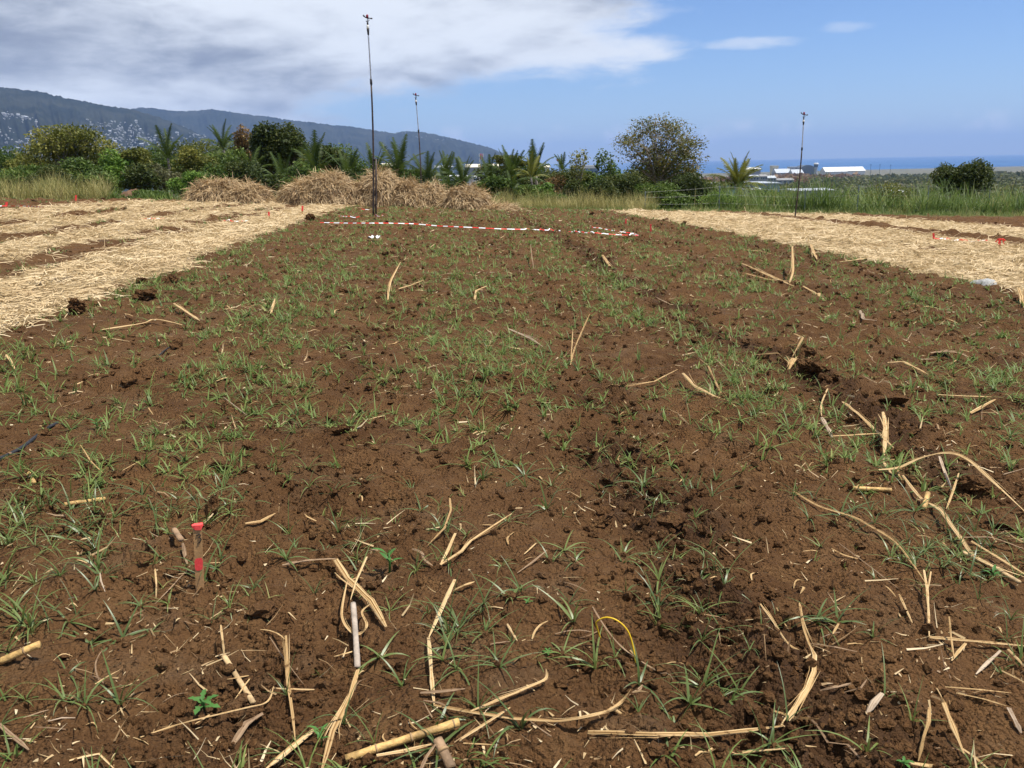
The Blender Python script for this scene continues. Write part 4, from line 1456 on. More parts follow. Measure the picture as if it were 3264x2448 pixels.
# ================================================================ BUILDINGS
def building(name, label, px0, px1, y_top, y_eave, Y, depth, wall, roof, kind='gable', cat='building', group=None, windows=0, win_mat='glass', storeys=1, y_bot=None):
    x0, x1 = at(px0, y_eave, Y)[0], at(px1, y_eave, Y)[0]
    pc = (px0 + px1) / 2
    zt, ze = at(pc, y_top, Y)[2], at(pc, y_eave, Y)[2]
    xc = (x0 + x1) / 2
    zg = float(ground(xc, Y + depth / 2)) - 1.0
    if y_bot is not None:
        zg = min(zg, at(pc, y_bot, Y)[2])
    zg = min(zg, ze - 2.0)
    root = empty(name, (xc, Y, zg))
    tag(root, label, cat, group)
    Wd, H = x1 - x0, ze - zg
    mb = MB()
    mb.box((0, depth / 2, H / 2), (Wd, depth, H))
    mb.build('wall', M[wall], root)
    mb = MB()
    rh = max(zt - ze, 0.25)
    ov = 0.02 * Wd + 0.2
    hw = Wd / 2 + ov
    if kind == 'gable':
        V = [(-hw, -ov, H + .01), (hw, -ov, H + .01), (hw, depth + ov, H + .01), (-hw, depth + ov, H + .01), (-hw, depth / 2, H + rh), (hw, depth / 2, H + rh)]
        mb.add(V, [(0, 1, 5, 4), (2, 3, 4, 5), (1, 2, 5), (3, 0, 4), (3, 2, 1, 0)])
    elif kind == 'vault':
        K = 12
        V = []
        for y_ in (-ov, depth + ov):
            for k in range(K + 1):
                a = math.pi * k / K
                V.append((-hw * math.cos(a), y_, H + .01 + rh * math.sin(a)))
        Fc = [(k, k + 1, K + 2 + k, K + 1 + k) for k in range(K)] + [tuple(range(K + 1))[::-1], tuple(range(K + 1, 2 * K + 2))]
        mb.add(V, Fc)
    else:
        mb.box((0, depth / 2, H + rh / 2 + .01), (2 * hw, depth + 2 * ov, rh))
    mb.build('roof', M[roof], root)
    if windows:
        vis = min(H, 4.0 * storeys)
        for s_ in range(storeys):
            for k in range(windows):
                wb = MB()
                ww = Wd / windows
                wb.box((-Wd / 2 + (k + 0.5) * ww, -0.03, H - vis / storeys * (s_ + 0.5)), (ww * 0.55, 0.1, vis / storeys * 0.45))
                wb.build('window', M[win_mat], root)
    return root


building('hangar', 'long white roofed hangar, right of the reddish trees', 2640, 2757, 532, 545, 3000, 60, 'white', 'white', 'gable', 'hangar')
building('hangar', 'white hangar front left of the long hangar', 2632, 2700, 533, 547, 2700, 50, 'white', 'white', 'gable', 'hangar')
building('terminal', 'dark arched airport terminal left of the control tower', 2552, 2598, 526, 541, 2900, 60, 'roof_dark', 'roof_dark', 'vault', 'terminal')
building('terminal_wing', 'low dark flat wing left of the arched terminal', 2522, 2556, 531, 538, 2950, 40, 'roof_dark', 'roof_grey', 'flat', 'terminal')
building('airport_shed', 'pale grey gabled shed left of the terminal', 2475, 2522, 538, 551, 2300, 40, 'wall_grey', 'roof_grey', 'gable', 'shed')
building('airport_shed', 'second pale shed beside the right hand riser pole', 2528, 2562, 540, 553, 2250, 40, 'wall_grey', 'roof_grey', 'gable', 'shed')
building('warehouse', 'long white roofed warehouse left of the cream block', 2372, 2425, 533, 539, 2200, 35, 'wall_grey', 'white', 'gable', 'warehouse', None, 6)
building('cream_block', 'small cream coloured block on the plain', 2463, 2481, 528, 536, 2400, 25, 'cream', 'cream', 'flat', 'building', None, 2)
for i, (a, b_, t, e_, lab) in enumerate(((2392, 2420, 558, 563, 'leftmost small white house below the long warehouse'), (2424, 2446, 556, 562, 'middle small white house below the long warehouse'),
                                         (2448, 2474, 560, 567, 'right small white house below the long warehouse'), (2478, 2530, 568, 574, 'low pale long house beside the riser pole'))):
    building('white_house', lab, a, b_, t, e_, 900 + 60 * i, 14, 'wall_grey', 'town_dim_white' if i % 2 else 'roof_grey', 'gable', 'house', 'small white houses on the plain', 3)
building('grey_roof_hall', 'blue grey hall with pale roof edge left of the golden palm', 2268, 2345, 585, 589, 190, 14, 'wall_blue', 'roof_grey', 'flat', 'hall', None, 0)
building('grey_roof_hall', 'blue grey hall with pale roof edge right of the golden palm', 2400, 2485, 583, 587, 200, 14, 'wall_blue', 'roof_grey', 'flat', 'hall', None, 0)
building('low_shed', 'low white roofed shed behind the green fence grass', 2535, 2655, 602, 607, 150, 8, 'wall_grey', 'roof_grey', 'gable', 'shed')
building('low_shed', 'small pale roof behind the fence near the golden palm', 2375, 2425, 598, 604, 150, 6, 'wall_grey', 'roof_grey', 'gable', 'shed')
building('low_shed', 'tiny pale shed behind the fence left of the bush pair', 2845, 2885, 606, 612, 140, 5, 'wall_grey', 'white', 'gable', 'shed')
building('blue_glass_block', 'white block with blue glass front behind thin trees', 1835, 1907, 527, 537, 420, 15, 'wall_blue', 'white', 'flat', 'building', None, 5, 'glass', 2)
building('cream_warehouse', 'cream roofed warehouse left of the red and white mast', 1484, 1528, 523, 533, 900, 25, 'wall_grey', 'cream', 'gable', 'warehouse')
building('grey_warehouse', 'blue grey low warehouses left of the cream roof', 1385, 1440, 527, 534, 900, 25, 'wall_blue', 'roof_grey', 'gable', 'warehouse')
building('cream_warehouse', 'pale warehouse right of the red and white mast', 1556, 1588, 522, 530, 950, 22, 'wall_grey', 'cream', 'gable', 'warehouse')
building('cream_warehouse', 'cream roof glimpsed behind the dark upright palm', 1212, 1262, 520, 535, 260, 10, 'cream', 'cream', 'gable', 'warehouse')
building('cream_house', 'small cream house behind the central palms', 1728, 1752, 527, 533, 420, 8, 'cream', 'cream', 'gable', 'house', None, 2)
building('white_house', 'white house glimpsed at the far left behind the tall grass', 12, 62, 541, 548, 120, 6, 'white', 'white', 'gable', 'house', None, 2)
for i in range(4):
    building('tunnel_greenhouse', ('first', 'second', 'third', 'fourth')[i] + ' white tunnel greenhouse from the left behind the straw heaps', 1400 + 29 * i, 1426 + 29 * i, 561, 568, 230, 20, 'white', 'white', 'vault', 'greenhouse', 'tunnel greenhouses')

# white water tank
p = at(1526, 577, 120)
t = at(1526, 556, 120)
root = empty('water_tank', p)
tag(root, 'upright white cylinder tank below the red and white mast', 'tank')
hgt = t[2] - p[2]
mb = MB(); mb.tube([(0, 0, -4), (0, 0, hgt)], 0.19 * 1.0, 16); mb.build('tank_body', M['white'], root, True)
mb = MB(); mb.tube([(0, 0, hgt + .005), (0, 0, hgt + .12)], [0.2, 0.06], 16); mb.build('lid', M['roof_grey'], root, True)

# red and white lattice mast
Ym = 600
p, t = at(1536, 560, Ym), at(1533, 491, Ym)
root = empty('lattice_mast', (p[0], Ym, float(ground(p[0], Ym))))
tag(root, 'red and white lattice telecom mast behind the straw heaps', 'mast')
zb, Hm = 0.0, t[2] - float(ground(p[0], Ym))
nsec = 8
for k in range(nsec):
    mb = MB()
    z0, z1 = Hm * k / nsec, Hm * (k + 1) / nsec
    w0, w1 = 1.3 - 0.7 * k / nsec, 1.3 - 0.7 * (k + 1) / nsec
    cs0 = [(w0, w0), (-w0, w0), (-w0, -w0), (w0, -w0)]
    cs1 = [(w1, w1), (-w1, w1), (-w1, -w1), (w1, -w1)]
    for i in range(4):
        j = (i + 1) % 4
        mb.tube([(*cs0[i], z0), (*cs1[i], z1)], 0.14, 4)
        mb.tube([(*cs0[i], z0), (*cs1[j], z1)], 0.08, 4)
        mb.tube([(*cs1[i], z1), (*cs1[j], z1)], 0.08, 4)
    mb.build('lattice_section', M['red' if k % 2 else 'white'], root)
for i, (ox, oz) in enumerate(((-1.3, 0.97), (1.3, 0.97), (0, 0.92), (-1.2, 0.86), (1.2, 0.84))):
    mb = MB(); mb.box((ox, -0.8, Hm * oz), (0.6, 0.35, 2.2)); mb.build('antenna_panel', M['white'], root)

# board on a mast: red arms, white disc
Ys = 300
p, t = at(1783, 545, Ys), at(1783, 511, Ys)
root = empty('sign_mast', (p[0], Ys, float(ground(p[0], Ys))))
tag(root, 'thin mast carrying a red and white board above the bushes', 'mast')
Hs = t[2] - float(ground(p[0], Ys))
mb = MB(); mb.tube([(0, 0, 0), (0, 0, Hs)], 0.12, 8); mb.build('pole', M['iron'], root, True)
mb = MB(); mb.box((-0.35, 0, Hs + 0.1), (1.1, 0.12, 0.45)); mb.build('red_board', M['red'], root)
mb = MB(); mb.box((0.62, 0, Hs + 0.12), (0.75, 0.12, 0.7)); mb.build('white_board', M['white'], root)

# control tower
Yt = 2800
p, t = at(2600, 545, Yt), at(2601, 519, Yt)
root = empty('control_tower', (p[0], Yt, float(ground(p[0], Yt))))
tag(root, 'airport control tower with flared cabin beside the dark arched terminal', 'tower')
Ht = t[2] - float(ground(p[0], Yt))
mb = MB(); mb.tube([(0, 0, 0), (0, 0, Ht * 0.55), (0, 0, Ht * 0.72)], [5.5, 4.6, 5.6], 12); mb.build('shaft', M['wall_grey'], root)
mb = MB(); mb.tube([(0, 0, Ht * 0.725), (0, 0, Ht * 0.90)], [5.9, 7.2], 12); cab = mb.build('cabin', M['glass'], root)
mb = MB(); mb.tube([(0, 0, Ht * 0.905), (0, 0, Ht * 0.94), (0, 0, Ht)], [7.8, 7.8, 6.0], 12); mb.build('cabin_roof', M['white'], cab)

# airfield: pale runway grass with strips, lamp masts
for px, yt, yb, lab in ((2775, 526, 540, 'left'), (2803, 526, 550, 'middle'), (2837, 527, 552, 'right')):
    Yl = 2900
    p, t = at(px, yb, Yl), at(px, yt, Yl)
    root = empty('light_mast', (p[0], Yl, float(ground(p[0], Yl))))
    tag(root, lab + ' one of three thin floodlight masts on the airfield shore', 'mast', 'airfield floodlight masts')
    h_ = t[2] - float(ground(p[0], Yl))
    mb = MB(); mb.tube([(0, 0, 0), (0, 0, h_)], [0.7, 0.45], 6); mb.build('pole', M['iron'], root)
    mb = MB(); mb.box((0, 0, h_ + 0.8), (3.4, 1.0, 1.6)); mb.build('lamp_head', M['iron'], root)
for px, yt, yb, lab in ((2238, 547, 572, 'double armed street lamp right of the large tree'), (2213, 549, 570, 'single street lamp seen through the large tree edge')):
    Yl = 260
    t = at(px, yt, Yl)
    zg = float(ground(t[0], Yl))
    root = empty('street_lamp', (t[0], Yl, zg))
    tag(root, lab, 'street lamp', 'street lamps on the slope')
    h_ = t[2] - zg
    mb = MB(); mb.tube([(0, 0, 0), (0, 0, h_)], [0.12, 0.08], 6); mb.build('pole', M['galv'], root)
    mb = MB(); mb.tube([(0, 0, h_), (-0.5, 0, h_ + 0.25), (-1.0, 0, h_ + 0.3)], 0.07, 6); arm_ = mb.build('arm', M['galv'], root)
    mb = MB(); mb.box((-1.25, 0, h_ + 0.3), (0.6, 0.3, 0.14)); mb.build('lamp_head', M['galv'], arm_)

# dry runway strip on the shore
m_, n, out = newmat('airfield')
g = n.n('ShaderNodeNewGeometry')
b = n.n('ShaderNodeBsdfPrincipled')
mpn = n.n('ShaderNodeMapping')
mpn.inputs['Scale'].default_value = (0.002, 0.012, 1)
n.l(g.outputs['Position'], mpn.inputs['Vector'])
n.l(n.mix(n.ss(n.noise(mpn.outputs[0], 1.0, 5, 0.6), 0.35, 0.65), (0.085, 0.085, 0.042, 1), (0.135, 0.115, 0.068, 1)), b.inputs['Base Color'])
b.inputs['Roughness'].default_value = 1.0
n.l(b.outputs[0], out.inputs['Surface'])
gx, gy = np.meshgrid(np.linspace(500, 5200, 90), np.linspace(2650, 5020, 50))
gy = gy + 0.13 * gx
gz = np.maximum(ground(gx, gy) + 2.2 * fbm(gx / 160, gy / 160, 3, 81), -79.5) + 2.2
idx = np.arange(gx.size).reshape(gx.shape)
Q = np.stack([idx[:-1, :-1], idx[:-1, 1:], idx[1:, 1:], idx[1:, :-1]], -1).reshape(-1, 4)
tag(obj('airfield_ground', mesh_np('airfield_ground', np.stack([gx, gy, gz], -1).reshape(-1, 3), Q, True), m_), kind='structure')

# ---- houses of the hillside town
hm = []
for i in range(7):
    mb = MB()
    wv = (0.5, 0.35)[i % 2]
    hh_ = (0.45, 0.8, 0.55)[i % 3]
    mb.box((0, 0, hh_ / 2 - 0.3), (1.0, wv * 1.6, hh_ + 0.6), mi=0)
    hw, dp = 0.53, wv * 0.86
    mb.add([(-hw, -dp, hh_ + .01), (hw, -dp, hh_ + .01), (hw, dp, hh_ + .01), (-hw, dp, hh_ + .01), (-hw, 0, hh_ + .2), (hw, 0, hh_ + .2)], [(0, 1, 5, 4), (2, 3, 4, 5), (1, 2, 5), (3, 0, 4), (3, 2, 1, 0)], mi=1)
    hm.append(mb.mesh('town_house', [M[('town_dim_white', 'wall_grey', 'town_dim_white', 'wall_grey', 'town_dim_white', 'town_dim_white', 'wall_grey')[i]], M[('town_dim_white', 'roof_grey', 'roof_red', 'town_dim_white', 'roof_grey', 'roof_dark', 'roof_dark')[i]]]))
clusters = [(60, 450, 80, 26, 5, hill_near), (15, 368, 18, 7, 1, hill_near), (70, 380, 22, 6, 0.7, hill_near), (300, 442, 60, 22, 5, hill_near), (395, 418, 50, 14, 4, hill_near), (350, 397, 55, 10, 2, hill_near),
            (330, 470, 50, 14, 5, hill_near), (470, 445, 55, 14, 4, hill_near), (560, 462, 60, 12, 3, hill_near), (160, 485, 110, 22, 4, hill_near), (25, 490, 35, 24, 3, hill_near), (640, 405, 32, 8, 2, hill_near),
            (650, 432, 40, 10, 2, hill_near), (700, 470, 40, 9, 1.5, hill_near), (450, 480, 70, 12, 4, hill_near), (1280, 424, 20, 3, 0.5, hill_far), (1330, 436, 35, 5, 0.4, hill_far), (1420, 445, 40, 6, 0.3, hill_far)]
wts = np.array([c[4] for c in clusters])
wts = wts / wts.sum()
spots = []
while len(spots) < 800:
    c = clusters[rng.choice(len(clusters), p=wts)]
    pt = on_hill(c[5], c[0] + rng.normal(0, c[2] * 0.85), c[1] + rng.normal(0, c[3] * 0.8))
    if pt is None:
        continue
    spots.append(pt)
SV, SF, SM, k0 = [], [], [], 0
hv = [(np.array([v_.co[:] for v_ in h_.vertices]), [list(p_.vertices) for p_ in h_.polygons], [p_.material_index for p_ in h_.polygons]) for h_ in hm]
mbx = MB()
order = sorted(range(len(spots)), key=lambda i: np.hypot(spots[i][0], spots[i][1]))
for j, i in enumerate(order):
    pt = spots[i]
    s_ = rng.uniform(4, 10) * (1.8 if rng.random() < 0.1 else 1.0)
    rz_ = math.atan2(-pt[0], pt[1]) + rng.normal(0, 0.5)
    if j < 300:
        o = obj('town_house', hm[j % 7], None, None, pt)
        o.scale = (s_, s_, s_ * 0.8)
        o.rotation_euler = (0, 0, rz_)
        tag(o, 'tiny pale house in the town on the mountain foot', 'house', 'houses of the hillside town')
    else:
        V_, F_, mi_ = hv[j % 7]
        ca, sa = math.cos(rz_), math.sin(rz_)
        Vw = np.stack([V_[:, 0] * ca - V_[:, 1] * sa, V_[:, 0] * sa + V_[:, 1] * ca, V_[:, 2] * 0.8], -1) * s_ + pt
        mbx.add(Vw, F_[:6], 0)
        mbx.add(Vw, F_[6:], 1)
o = mbx.build('hillside_town', [M['town_dim_white'], M['roof_grey']])
tag(o, 'many more tiny pale houses spread up the mountain foot', 'town', None, 'stuff')


# ================================================================ SPRINKLERS, FENCE
RISERS = []


def sprinkler(label, pb, pt_, prop=True, Y=None):
    if Y is None:
        b0 = on(*pb)
    else:
        b0 = at(pb[0], pb[1], Y)
        b0[2] = ground(b0[0], Y)
    t0 = at(pt_[0], pt_[1], b0[1])
    root = empty('sprinkler_riser', b0)
    tag(root, label, 'sprinkler', 'tall irrigation sprinkler risers')
    RISERS.append((label, np.array([b0[:2]])))
    D = t0 - b0

    def P_(t, ox=0.0):
        bow = 0.012 * math.sin(math.pi * t) * np.linalg.norm(D)
        return D * t + np.array([ox + bow, 0, 0])

    def tubep(nm, a, b_, ra, rb, mat, k=6, ox=0.0, n_=8):
        mb_ = MB()
        mb_.tube([P_(a + (b_ - a) * i / k, ox) for i in range(k + 1)], [ra + (rb - ra) * i / k for i in range(k + 1)], n_)
        return mb_.build(nm, M[mat], root, True)
    sc_ = np.linalg.norm(D) / 6.2
    tubep('lower_pipe', -0.03, 0.695, 0.034, 0.028, 'rust', 10)
    tubep('upper_pipe', 0.69, 0.945, 0.024, 0.022, 'galv', 8)
    tubep('coupling', 0.685, 0.712, 0.040, 0.040, 'iron', 2)
    if prop:
        tubep('prop_stake', -0.03, 0.305, 0.034, 0.030, 'rust', 3, 0.085 * sc_)
        tubep('clamp', 0.296, 0.312, 0.055, 0.055, 'iron', 2, 0.03)
    tubep('adapter', 0.928, 0.958, 0.028, 0.045, 'iron', 3)
    tubep('collar', 0.9585, 0.976, 0.046, 0.034, 'ivory', 3)
    hd = P_(0.977)
    mb_ = MB()
    mb_.tube([hd, hd + (0, 0, 0.06), hd + (0, 0, 0.10)], [0.026, 0.030, 0.020], 8)
    mb_.tube([hd + (0, 0, 0.09), hd + (0.05, 0, 0.13), hd + (0.05, 0, 0.19), hd + (0, 0, 0.21)], 0.012, 6)
    mb_.tube([hd + (0, 0, 0.09), hd + (-0.05, 0, 0.12)], 0.014, 6)
    mb_.tube([hd + (0, 0, 0.09), hd + (0, 0, 0.21)], 0.012, 6)
    body_ = mb_.build('sprinkler_head', M['iron'], root, True)
    mb_ = MB()
    mb_.tube([hd + (0.0, 0, 0.205), hd + (-0.07, 0, 0.235), hd + (-0.13, 0, 0.295)], [0.016, 0.018, 0.028], 8)
    mb_.build('nozzle', M['iron'], body_, True)
    mb_ = MB()
    mb_.tube([hd + (0.0, 0, 0.20), hd + (0.08, 0, 0.205), hd + (0.12, 0, 0.185), hd + (0.165, 0, 0.205)], [0.014, 0.014, 0.022, 0.024], 8)
    mb_.build('swing_arm', M['iron'], body_, True)
    mb_ = MB()
    mb_.tube([hd + (0.0, 0, 0.215), hd + (0, 0, 0.30), hd + (0, 0, 0.315)], [0.042, 0.040, 0.02], 10)
    mb_.build('spring_cap', M['maroon'], body_, True)


sprinkler('tallest sprinkler riser with a propped foot by the striped tape', (1190, 692), (1171, 64))
sprinkler('shorter thin sprinkler riser in front of the straw heaps', (1344, 660), (1325, 310), False)
sprinkler('thin sprinkler riser standing before the fence towards the sea', (2533, 700), (2562, 374), False)
sprinkler('dark sprinkler riser cut by the left edge of the view', (13, 622), (-12, 300))

root_p = []
fp = [(2057, 610, 49.5), (2294, 592, 50.5), (2568, 604, 51.5), (2738, 590, 52.5), (2962, 590, 53.8), (3156, 605, 55), (3400, 610, 56.5)]
f0 = at(2057, 665, 49.5)
fence = empty('wire_fence', (f0[0], 49.5, float(ground(f0[0], 49.5))))
tag(fence, 'wire fence with slim grey metal posts along the right field edge', 'fence')
f0 = np.array(fence.location)
tops = []
for px, yt, Y in fp:
    t = at(px, yt, Y)
    b0 = np.array([t[0], Y, float(ground(t[0], Y)) - 0.2])
    mb = MB()
    mb.tube([b0 - f0, t - f0], 0.035, 6)
    mb.build('post', M['fence_post'], fence)
    tops.append((b0 + (0, 0, 0.2) - f0, t - f0))
for hgt in (0.35, 0.68, 0.96):
    mb = MB()
    pts = []
    for i in range(len(tops)):
        q = tops[i][0] + (tops[i][1] - tops[i][0]) * hgt + np.array([0, -0.045, 0])
        if i:
            pts.append((pts[-1] + q) / 2 - np.array([0, 0, 0.04]))
        pts.append(q)
    mb.tube(pts, 0.004, 4, False)
    mb.build('wire', M['wire'], fence)

LAND = list(RISERS)          # named things in the plot, with the points they cover


# ================================================================ STAKES, TAPE, PIPE, WIRE
def depth_of(p):
    return float(np.dot(np.array(p) - EYE, _f))


def stake(label, px, y_top, y_base, red=True, wd=0.036, mark=False, ribbon=False, px_top=None, lift=0.0):
    b0 = on(px, y_base, lift)
    b0[2] = soil(b0[0], b0[1]) if not lift else b0[2] - lift
    q = ray(px if px_top is None else px_top, y_top)
    t0 = EYE + q * (b0[1] / q[1])
    root = empty('marker_stake', b0)
    tag(root, label, 'stake', 'wooden marker stakes')
    LAND.append((label, np.array([b0[:2]])))
    H = t0[2] - b0[2]
    ax = (t0 - b0) / H
    rz = math.atan2(-(b0[0]), b0[1]) * 0.6 + 0.12

    def slab(nm, z0, z1, mat, ex=0.0, th=0.018, w_=None):
        mb_ = MB()
        ww = wd if w_ is None else w_
        ca, sa = math.cos(rz), math.sin(rz)
        V = []
        for z in (z0, z1):
            for (a, b_) in ((-1, -1), (1, -1), (1, 1), (-1, 1)):
                lx, ly = a * (ww / 2 + ex), b_ * (th / 2 + ex)
                V.append((ax[0] * z + lx * ca - ly * sa, ax[1] * z + lx * sa + ly * ca, z))
        mb_.add(V, [(3, 2, 1, 0), (4, 5, 6, 7), (0, 1, 5, 4), (1, 2, 6, 5), (2, 3, 7, 6), (3, 0, 4, 7)])
        return mb_.build(nm, M[mat], root)

    def face_pt(lx, z, off):
        ca, sa = math.cos(rz), math.sin(rz)
        ly = -0.009 - off
        return (ax[0] * z + lx * ca - ly * sa, ax[1] * z + lx * sa + ly * ca, z)
    if mark:
        board_ = slab('board', -0.08, H - 0.006, 'stake')
        # rough painted top
        mb_ = MB()
        ca, sa = math.cos(rz), math.sin(rz)
        V = []
        for i in range(10):
            a = 2 * math.pi * i / 10
            lx, ly = 0.0205 * math.copysign(abs(math.cos(a)) ** 0.6, math.cos(a)), 0.0115 * math.copysign(abs(math.sin(a)) ** 0.6, math.sin(a))
            V.append((ax[0] * H + lx * ca - ly * sa, ax[1] * H + lx * sa + ly * ca, H + 0.002 * (i % 2)))
        for i in range(10):
            v = V[i]
            V.append((v[0], v[1], H - (0.007 + 0.007 * ((i * 7) % 3) / 2 + (0.006 if i in (7, 8) else 0))))
        mb_.add(V, [tuple(range(10))] + [(i, (i + 1) % 10, 10 + (i + 1) % 10, 10 + i)[::-1] for i in range(10)])
        o_ = mb_.build('painted_top', M['neon'], root)
        o_['label'] = 'fluorescent red painted end of the stake'
        # painted oval on the face
        mb_ = MB()
        zc, hh_, hw_ = H * 0.40, H * 0.098, wd * 0.47
        V = []
        K = 26
        for i in range(K):
            a = 2 * math.pi * i / K
            lx = hw_ * math.copysign(abs(math.cos(a)) ** 0.55, math.cos(a)) * (1 + 0.03 * math.sin(5 * a)) - 0.001
            z = zc + hh_ * math.copysign(abs(math.sin(a)) ** 0.6, math.sin(a)) * (1 + 0.04 * math.sin(7 * a))
            V.append(face_pt(lx, z, 0.0012))
        mb_.add(V, [tuple(range(K))])
        o_ = mb_.build('painted_mark', M['neon'], board_)
        o_['label'] = 'fluorescent red painted oval on the stake face'
        # the number 3
        mb_ = MB()
        zc = H * 0.80
        st = [(-0.006, 0.012), (0.002, 0.0155), (0.008, 0.0125), (0.0055, 0.006), (0.0, 0.0028), (0.0065, 0.001), (0.0095, -0.005), (0.005, -0.0125), (-0.003, -0.0185)]
        prev = None
        for i, (lx, z) in enumerate(st):
            for s_ in (-1, 1):
                pass
        ptsL = [np.array(face_pt(lx * 1.15 + 0.001, zc + z * 1.1, 0.0014)) for lx, z in st]
        mb_.tube(ptsL, 0.0016, 5)
        mb_.build('number', M['ink'], board_)
    elif red:
        cut = H * (0.50 if not ribbon else 0.4)
        slab('board', -0.08, cut, 'stake')
        slab('painted_top', cut + 0.0, H, 'neon', 0.0015)
        if ribbon:
            mb_ = MB()
            for k in range(5):
                a = k * 1.26
                mb_.tube([(0, 0, H * 0.9), (0.05 * math.cos(a), 0.05 * math.sin(a), H * 0.95), (0.11 * math.cos(a), 0.11 * math.sin(a), H * 0.8 - 0.02 * k)], 0.014, 4)
            o_ = mb_.build('ribbon', M['red'], root)
    else:
        slab('board', -0.08, H, 'stake')
    return root


stake('brown wooden stake marked 3 with red painted top in the foreground', 640, 1672, 1893, True, 0.031, True, px_top=629)
stake('red topped stake at the left edge holding striped tape', 21, 644, 676, True, 0.07)
stake('red topped stake on the dark soil strip at upper left', 242, 622, 660, True, 0.06)
stake('red topped stake on the left straw, left of two', 857, 675, 705, True, 0.05)
stake('red topped stake on the left straw, right of two', 964, 656, 690, True, 0.055)
stake('red topped stake beyond the end of the striped tape', 1995, 698, 732, True, 0.045)
stake('red topped stake right of the striped tape end', 2074, 715, 760, True, 0.04)
stake('red stake on the right straw with tape tied to it', 2976, 743, 774, True, 0.045)
stake('stake wrapped in loose red ribbon on the right straw', 3186, 760, 798, True, 0.045, False, True)
stake('plain wooden stake on the right straw beside the dark furrow', 2820, 723, 745, False, 0.045)
stake('plain wooden stake at the far right straw edge', 2958, 680, 706, False, 0.045)
stake('plain short stake near the foot of the sea side riser', 2411, 678, 694, False, 0.05)
stake('plain stake on the dark soil at the far right', 3182, 690, 710, False, 0.045)


def tape(label, pts, wd=0.027, stripe=0.19, twist=0.5, seed=0):
    """pts: (px, py, height above soil)"""
    Pw = []
    for px, py, h_ in pts:
        p_ = on(px, py, h_ + 0.02)
        Pw.append(p_)
    # dense resample
    Pd = []
    for a, b_ in zip(Pw[:-1], Pw[1:]):
        k = max(1, int(np.linalg.norm(b_ - a) / 0.055))
        for i in range(k):
            Pd.append(a + (b_ - a) * i / k)
    Pd.append(Pw[-1])
    Pd = np.array(Pd)
    Pd[:, 2] = np.maximum(Pd[:, 2], soil_m(Pd[:, 0], Pd[:, 1]) + 0.045)
    s_ = np.concatenate([[0], np.cumsum(np.linalg.norm(np.diff(Pd, axis=0), axis=1))])
    tg = np.gradient(Pd, axis=0)
    tg /= np.linalg.norm(tg, axis=1)[:, None] + 1e-9
    side = np.cross(tg, [0, 0, 1.0])
    side /= np.linalg.norm(side, axis=1)[:, None] + 1e-9
    side = side * np.where(side[:, 1] < 0, -1, 1)[:, None]
    ang_ = 0.85 + twist * 0.9 * perlin(s_ / 0.9, np.full(len(s_), seed * 3.3), 171)
    wv = side * np.cos(ang_)[:, None] + np.array([0, 0, 1.0]) * np.sin(ang_)[:, None]
    N = len(Pd)
    V = np.concatenate([Pd - wv * wd / 2, Pd + wv * wd / 2])
    Q = np.stack([np.arange(N - 1), np.arange(1, N), np.arange(1, N) + N, np.arange(N - 1) + N], -1)
    mi = (np.floor((s_[:-1] + s_[1:]) / 2 / stripe).astype(int) % 2)
    o_ = obj('barrier_tape', mesh_np('barrier_tape', V, Q, True, None, [M['tape_red'], M['tape_white']], mi))
    LAND.append((label, Pd[:, :2]))
    tag(o_, label, 'tape', 'red and white barrier tape lengths')


tape('long red and white tape stretched across the far plot', [(1020, 709, .1), (1109, 711, .14), (1189, 711, .2), (1239, 711, .18), (1318, 713, .14), (1398, 720, .12), (1477, 723.5, .14), (1597, 729.5, .12), (1696, 731.5, .1), (1786, 735, .06)], seed=1)
tape('looped end of red and white tape right of the long tape', [(1812, 738, .04), (1895, 743, .1), (1970, 748, .08), (2036, 751, .05), (2020, 744, .05), (1955, 735, .08), (1905, 725.5, .1), (1878, 726, .06)], seed=2)
tape('short tape scrap left of the tall riser foot', [(1152, 667, .05), (1176, 668, .05)], seed=3)
tape('slack red and white tape on clods left of the tall riser', [(1080, 688, .05), (1110, 691, .08), (1146, 695, .05)], seed=4)
tape('curled tape end right of the tall riser foot', [(1194, 687, .05), (1210, 690, .07), (1222, 693, .06), (1217, 685, .12)], seed=5)
tape('red and white tape tied to the leftmost stake', [(-60, 657, .25), (21, 656, .3), (80, 657, .25), (138, 660, .12)], 0.04, 0.26, seed=6)
tape('tape piece in the second gap of the left straw', [(452, 698, .05), (490, 697, .08), (531, 698, .05)], 0.035, 0.2, seed=7)
tape('tape piece in the nearest gap of the left straw', [(705, 706, .05), (750, 706, .08), (790, 707, .05)], 0.035, 0.2, seed=8)
tape('red and white tape trailing from the red stake at right', [(2976, 758, .14), (2990, 763, .1), (3020, 765, .08), (3056, 768, .06), (3100, 772, .05), (3146, 778, .05)], 0.035, 0.22, seed=9)


def catmull(P_, k=6):
    P_ = [np.array(p_, float) for p_ in P_]
    out_ = []
    for i in range(len(P_) - 1):
        p0, p1, p2, p3 = P_[max(i - 1, 0)], P_[i], P_[i + 1], P_[min(i + 2, len(P_) - 1)]
        for j in range(k):
            t = j / k
            out_.append(0.5 * ((2 * p1) + (-p0 + p2) * t + (2 * p0 - 5 * p1 + 4 * p2 - p3) * t * t + (-p0 + 3 * p1 - 3 * p2 + p3) * t ** 3))
    out_.append(P_[-1])
    return out_


# black irrigation pipe, half buried
def pipe(label, pts, r_=0.011):
    W_ = [on_soil(px, py, h_) for px, py, h_ in pts]
    mb_ = MB()
    mb_.tube(catmull(W_), r_, 10)
    tag(mb_.build('irrigation_pipe', M['pipe'], None, True), label, 'pipe', 'lengths of black irrigation pipe')


